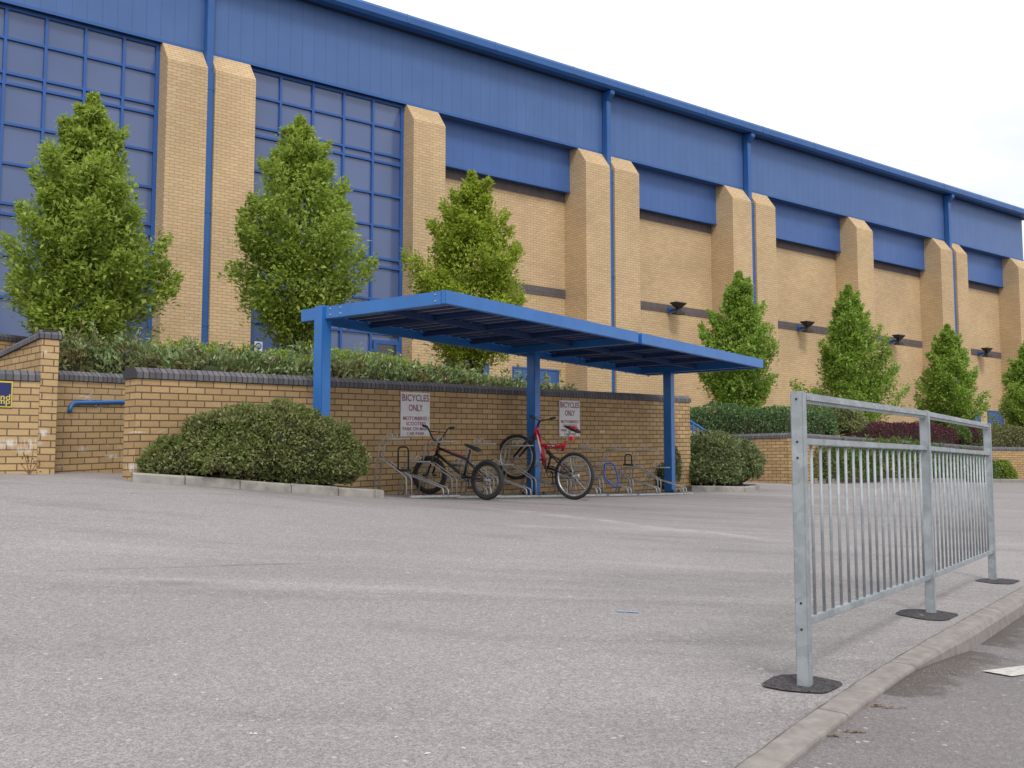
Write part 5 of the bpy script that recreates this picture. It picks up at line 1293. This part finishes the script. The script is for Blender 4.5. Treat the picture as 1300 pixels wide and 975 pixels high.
for y in (-.065, .065): tube(bm, [cr_ + Vector((-.015, y, .01)), cr_.lerp(Fh, .5) + Vector((0, y, 0)), Fh + Vector((0, y, 0))], [.021, .02, .014], 8)
obj('fork', bm, 'black_paint', mtb, local=True, smooth=True)
bm = BM(); s0 = m_(.585, .80); tube(bm, arc([HT, HT + Vector((-.02, 0, .05)), s0], .03), .017, 8)
tube(bm, arc([s0 + Vector(q) for q in ((-.05, .30, .055), (-.02, .12, .02), (0, .03, 0), (0, -.03, 0), (-.02, -.12, .02), (-.05, -.30, .055))], .05), .011, 8)
hb = obj('handlebar', bm, 'black_paint', mtb, local=True, smooth=True)
for sg in (1, -1):
    bm = BM(); tube(bm, [s0 + Vector((-.05, .30 * sg, .055)), s0 + Vector((-.035, .20 * sg, .037))], .018, 8); obj('grip', bm, 'black', hb, local=True, smooth=True)
    bm = BM(); tube(bm, [s0 + Vector((-.03, .17 * sg, .03)), s0 + Vector((.04, .2 * sg, .02)), s0 + Vector((.03, .28 * sg, .03))], .006, 6); obj('brake_lever', bm, 'black_paint', hb, local=True)
sd1 = saddle(mtb, m_(.155, .705), m_(-.09, .615), 'black', .065)
bm = BM(); 
tube(bm, [m_(.10, .70), m_(.02, .672), m_(-.05, .645)], [.016, .03, .036], 8); o_ = obj('saddle_cover', bm, 'red', sd1, local=True, smooth=True)
bm = BM(); tube(bm, [m_(.155, .45), m_(.07, .63)], .013, 8); obj('seat_post', bm, 'steel', mtb, local=True)
bm = BM(); box(bm, m_(.04, .50) + Vector((-.03, -.035, 0)), (.06, 0, 0), (0, .07, 0), (0, 0, .06)); obj('rear_reflector', bm, 'red_plastic', mtb, local=True, bevel=.012)
bm = BM(); a0 = R(198); c_ = Fh + Vector((.21 * math.cos(R(200)) * -1, -.0, .21 * math.sin(R(200)))); box(bm, Fh + Vector((.235, -.012, -.12)), (.022, 0, 0), (0, .024, 0), (0, 0, .085)); obj('wheel_reflector', bm, 'decal', mtb, local=True, bevel=.008)
crank(mtb, m_(.43, .06), .17, R(-95), 'black_paint', .085)
bm = BM()
for sg in (1, -1): tube(bm, [m_(.43, .06 + .08 * sg, -.055), m_(0, .04 * sg, -.055)], .005, 5)
tube(bm, [m_(0, 0, -.05), m_(.02, -.12, -.05)], .012, 6); obj('chain', bm, 'black_paint', mtb, local=True)
bm = BM(); tube(bm, [m_(0, 0, -.075), m_(0, 0, -.03)], .045, 14); obj('cassette', bm, 'steel', mtb, local=True)
bm = BM(); tube(bm, smoothpath([s0 + Vector((.02, -.15, .02)), m_(.70, .86, -.04), m_(.74, .70, -.02), m_(.715, .60, 0)]), .004, 5); tube(bm, smoothpath([m_(.60, .62, .035), m_(.45, .50, .04), m_(.3, .38, .03), m_(.14, .36, .05)]), .004, 5); obj('brake_cable', bm, 'black', mtb, local=True)

# ================================================================== LOCKS
def WQ(px, out, z):                                         # out from the wall at a pixel column
    Y = ZW(px) ; q = XY(px, Y) - wbk * out
    for _ in range(6):
        Y2 = q.y; r_ = ray(px, 600); q2 = Vector((r_[0] / r_[1] * Y2, Y2, 0)); off = (q2 - Wa).dot(-wbk); q = q2 + Vector((0, -1, 0)) * (out - off) / (-wbk).dot(Vector((0, -1, 0)))
    return V3(q, z)
def u_lock(px0, px1, yt, yb, out, lb):
    q = WQ((px0 + px1) / 2, out, 0); Y = q.y; A = P(px0, yt, Y); B = P(px1, yt, Y); C_ = P(px1, yb, Y); D = P(px0, yb, Y)
    th = thing('u_lock', lb, 'bicycle lock', D); bm = BM(); tube(bm, arc([D, A, B, C_], .05, 5), .011, 8); obj('shackle', bm, 'black', th, smooth=True)
    bm = BM(); v_ = (C_ - D).normalized(); tube(bm, [D - v_ * .03, C_ + v_ * .03], .017, 8); obj('crossbar', bm, 'black', th, smooth=True)
u_lock(505.5, 518.5, 567.5, 597, .62, 'black D lock hanging on the rack left of the black bicycle')
u_lock(793.5, 802, 577, 590, .6, 'black D lock on a rack near the last shelter post')
u_lock(450, 462, 566, 592, .62, 'black D lock beside the olive shrub')
q = WQ(775, .8, 0); Y = q.y; lp = [P(768, 589, Y), P(778, 589, Y), P(783, 600, Y), P(785, 612, Y), P(781, 618, Y), P(772, 611, Y), P(767, 603, Y)]
th = thing('cable_lock', 'blue coiled cable lock looped on a rack right of the red bicycle', 'bicycle lock', lp[4]); bm = BM()
sm = smoothpath(lp + [lp[0]], 4)[:-1]; tube(bm, sm, .012, 8, closed=True); obj('cable', bm, 'blue_cable', th, smooth=True)
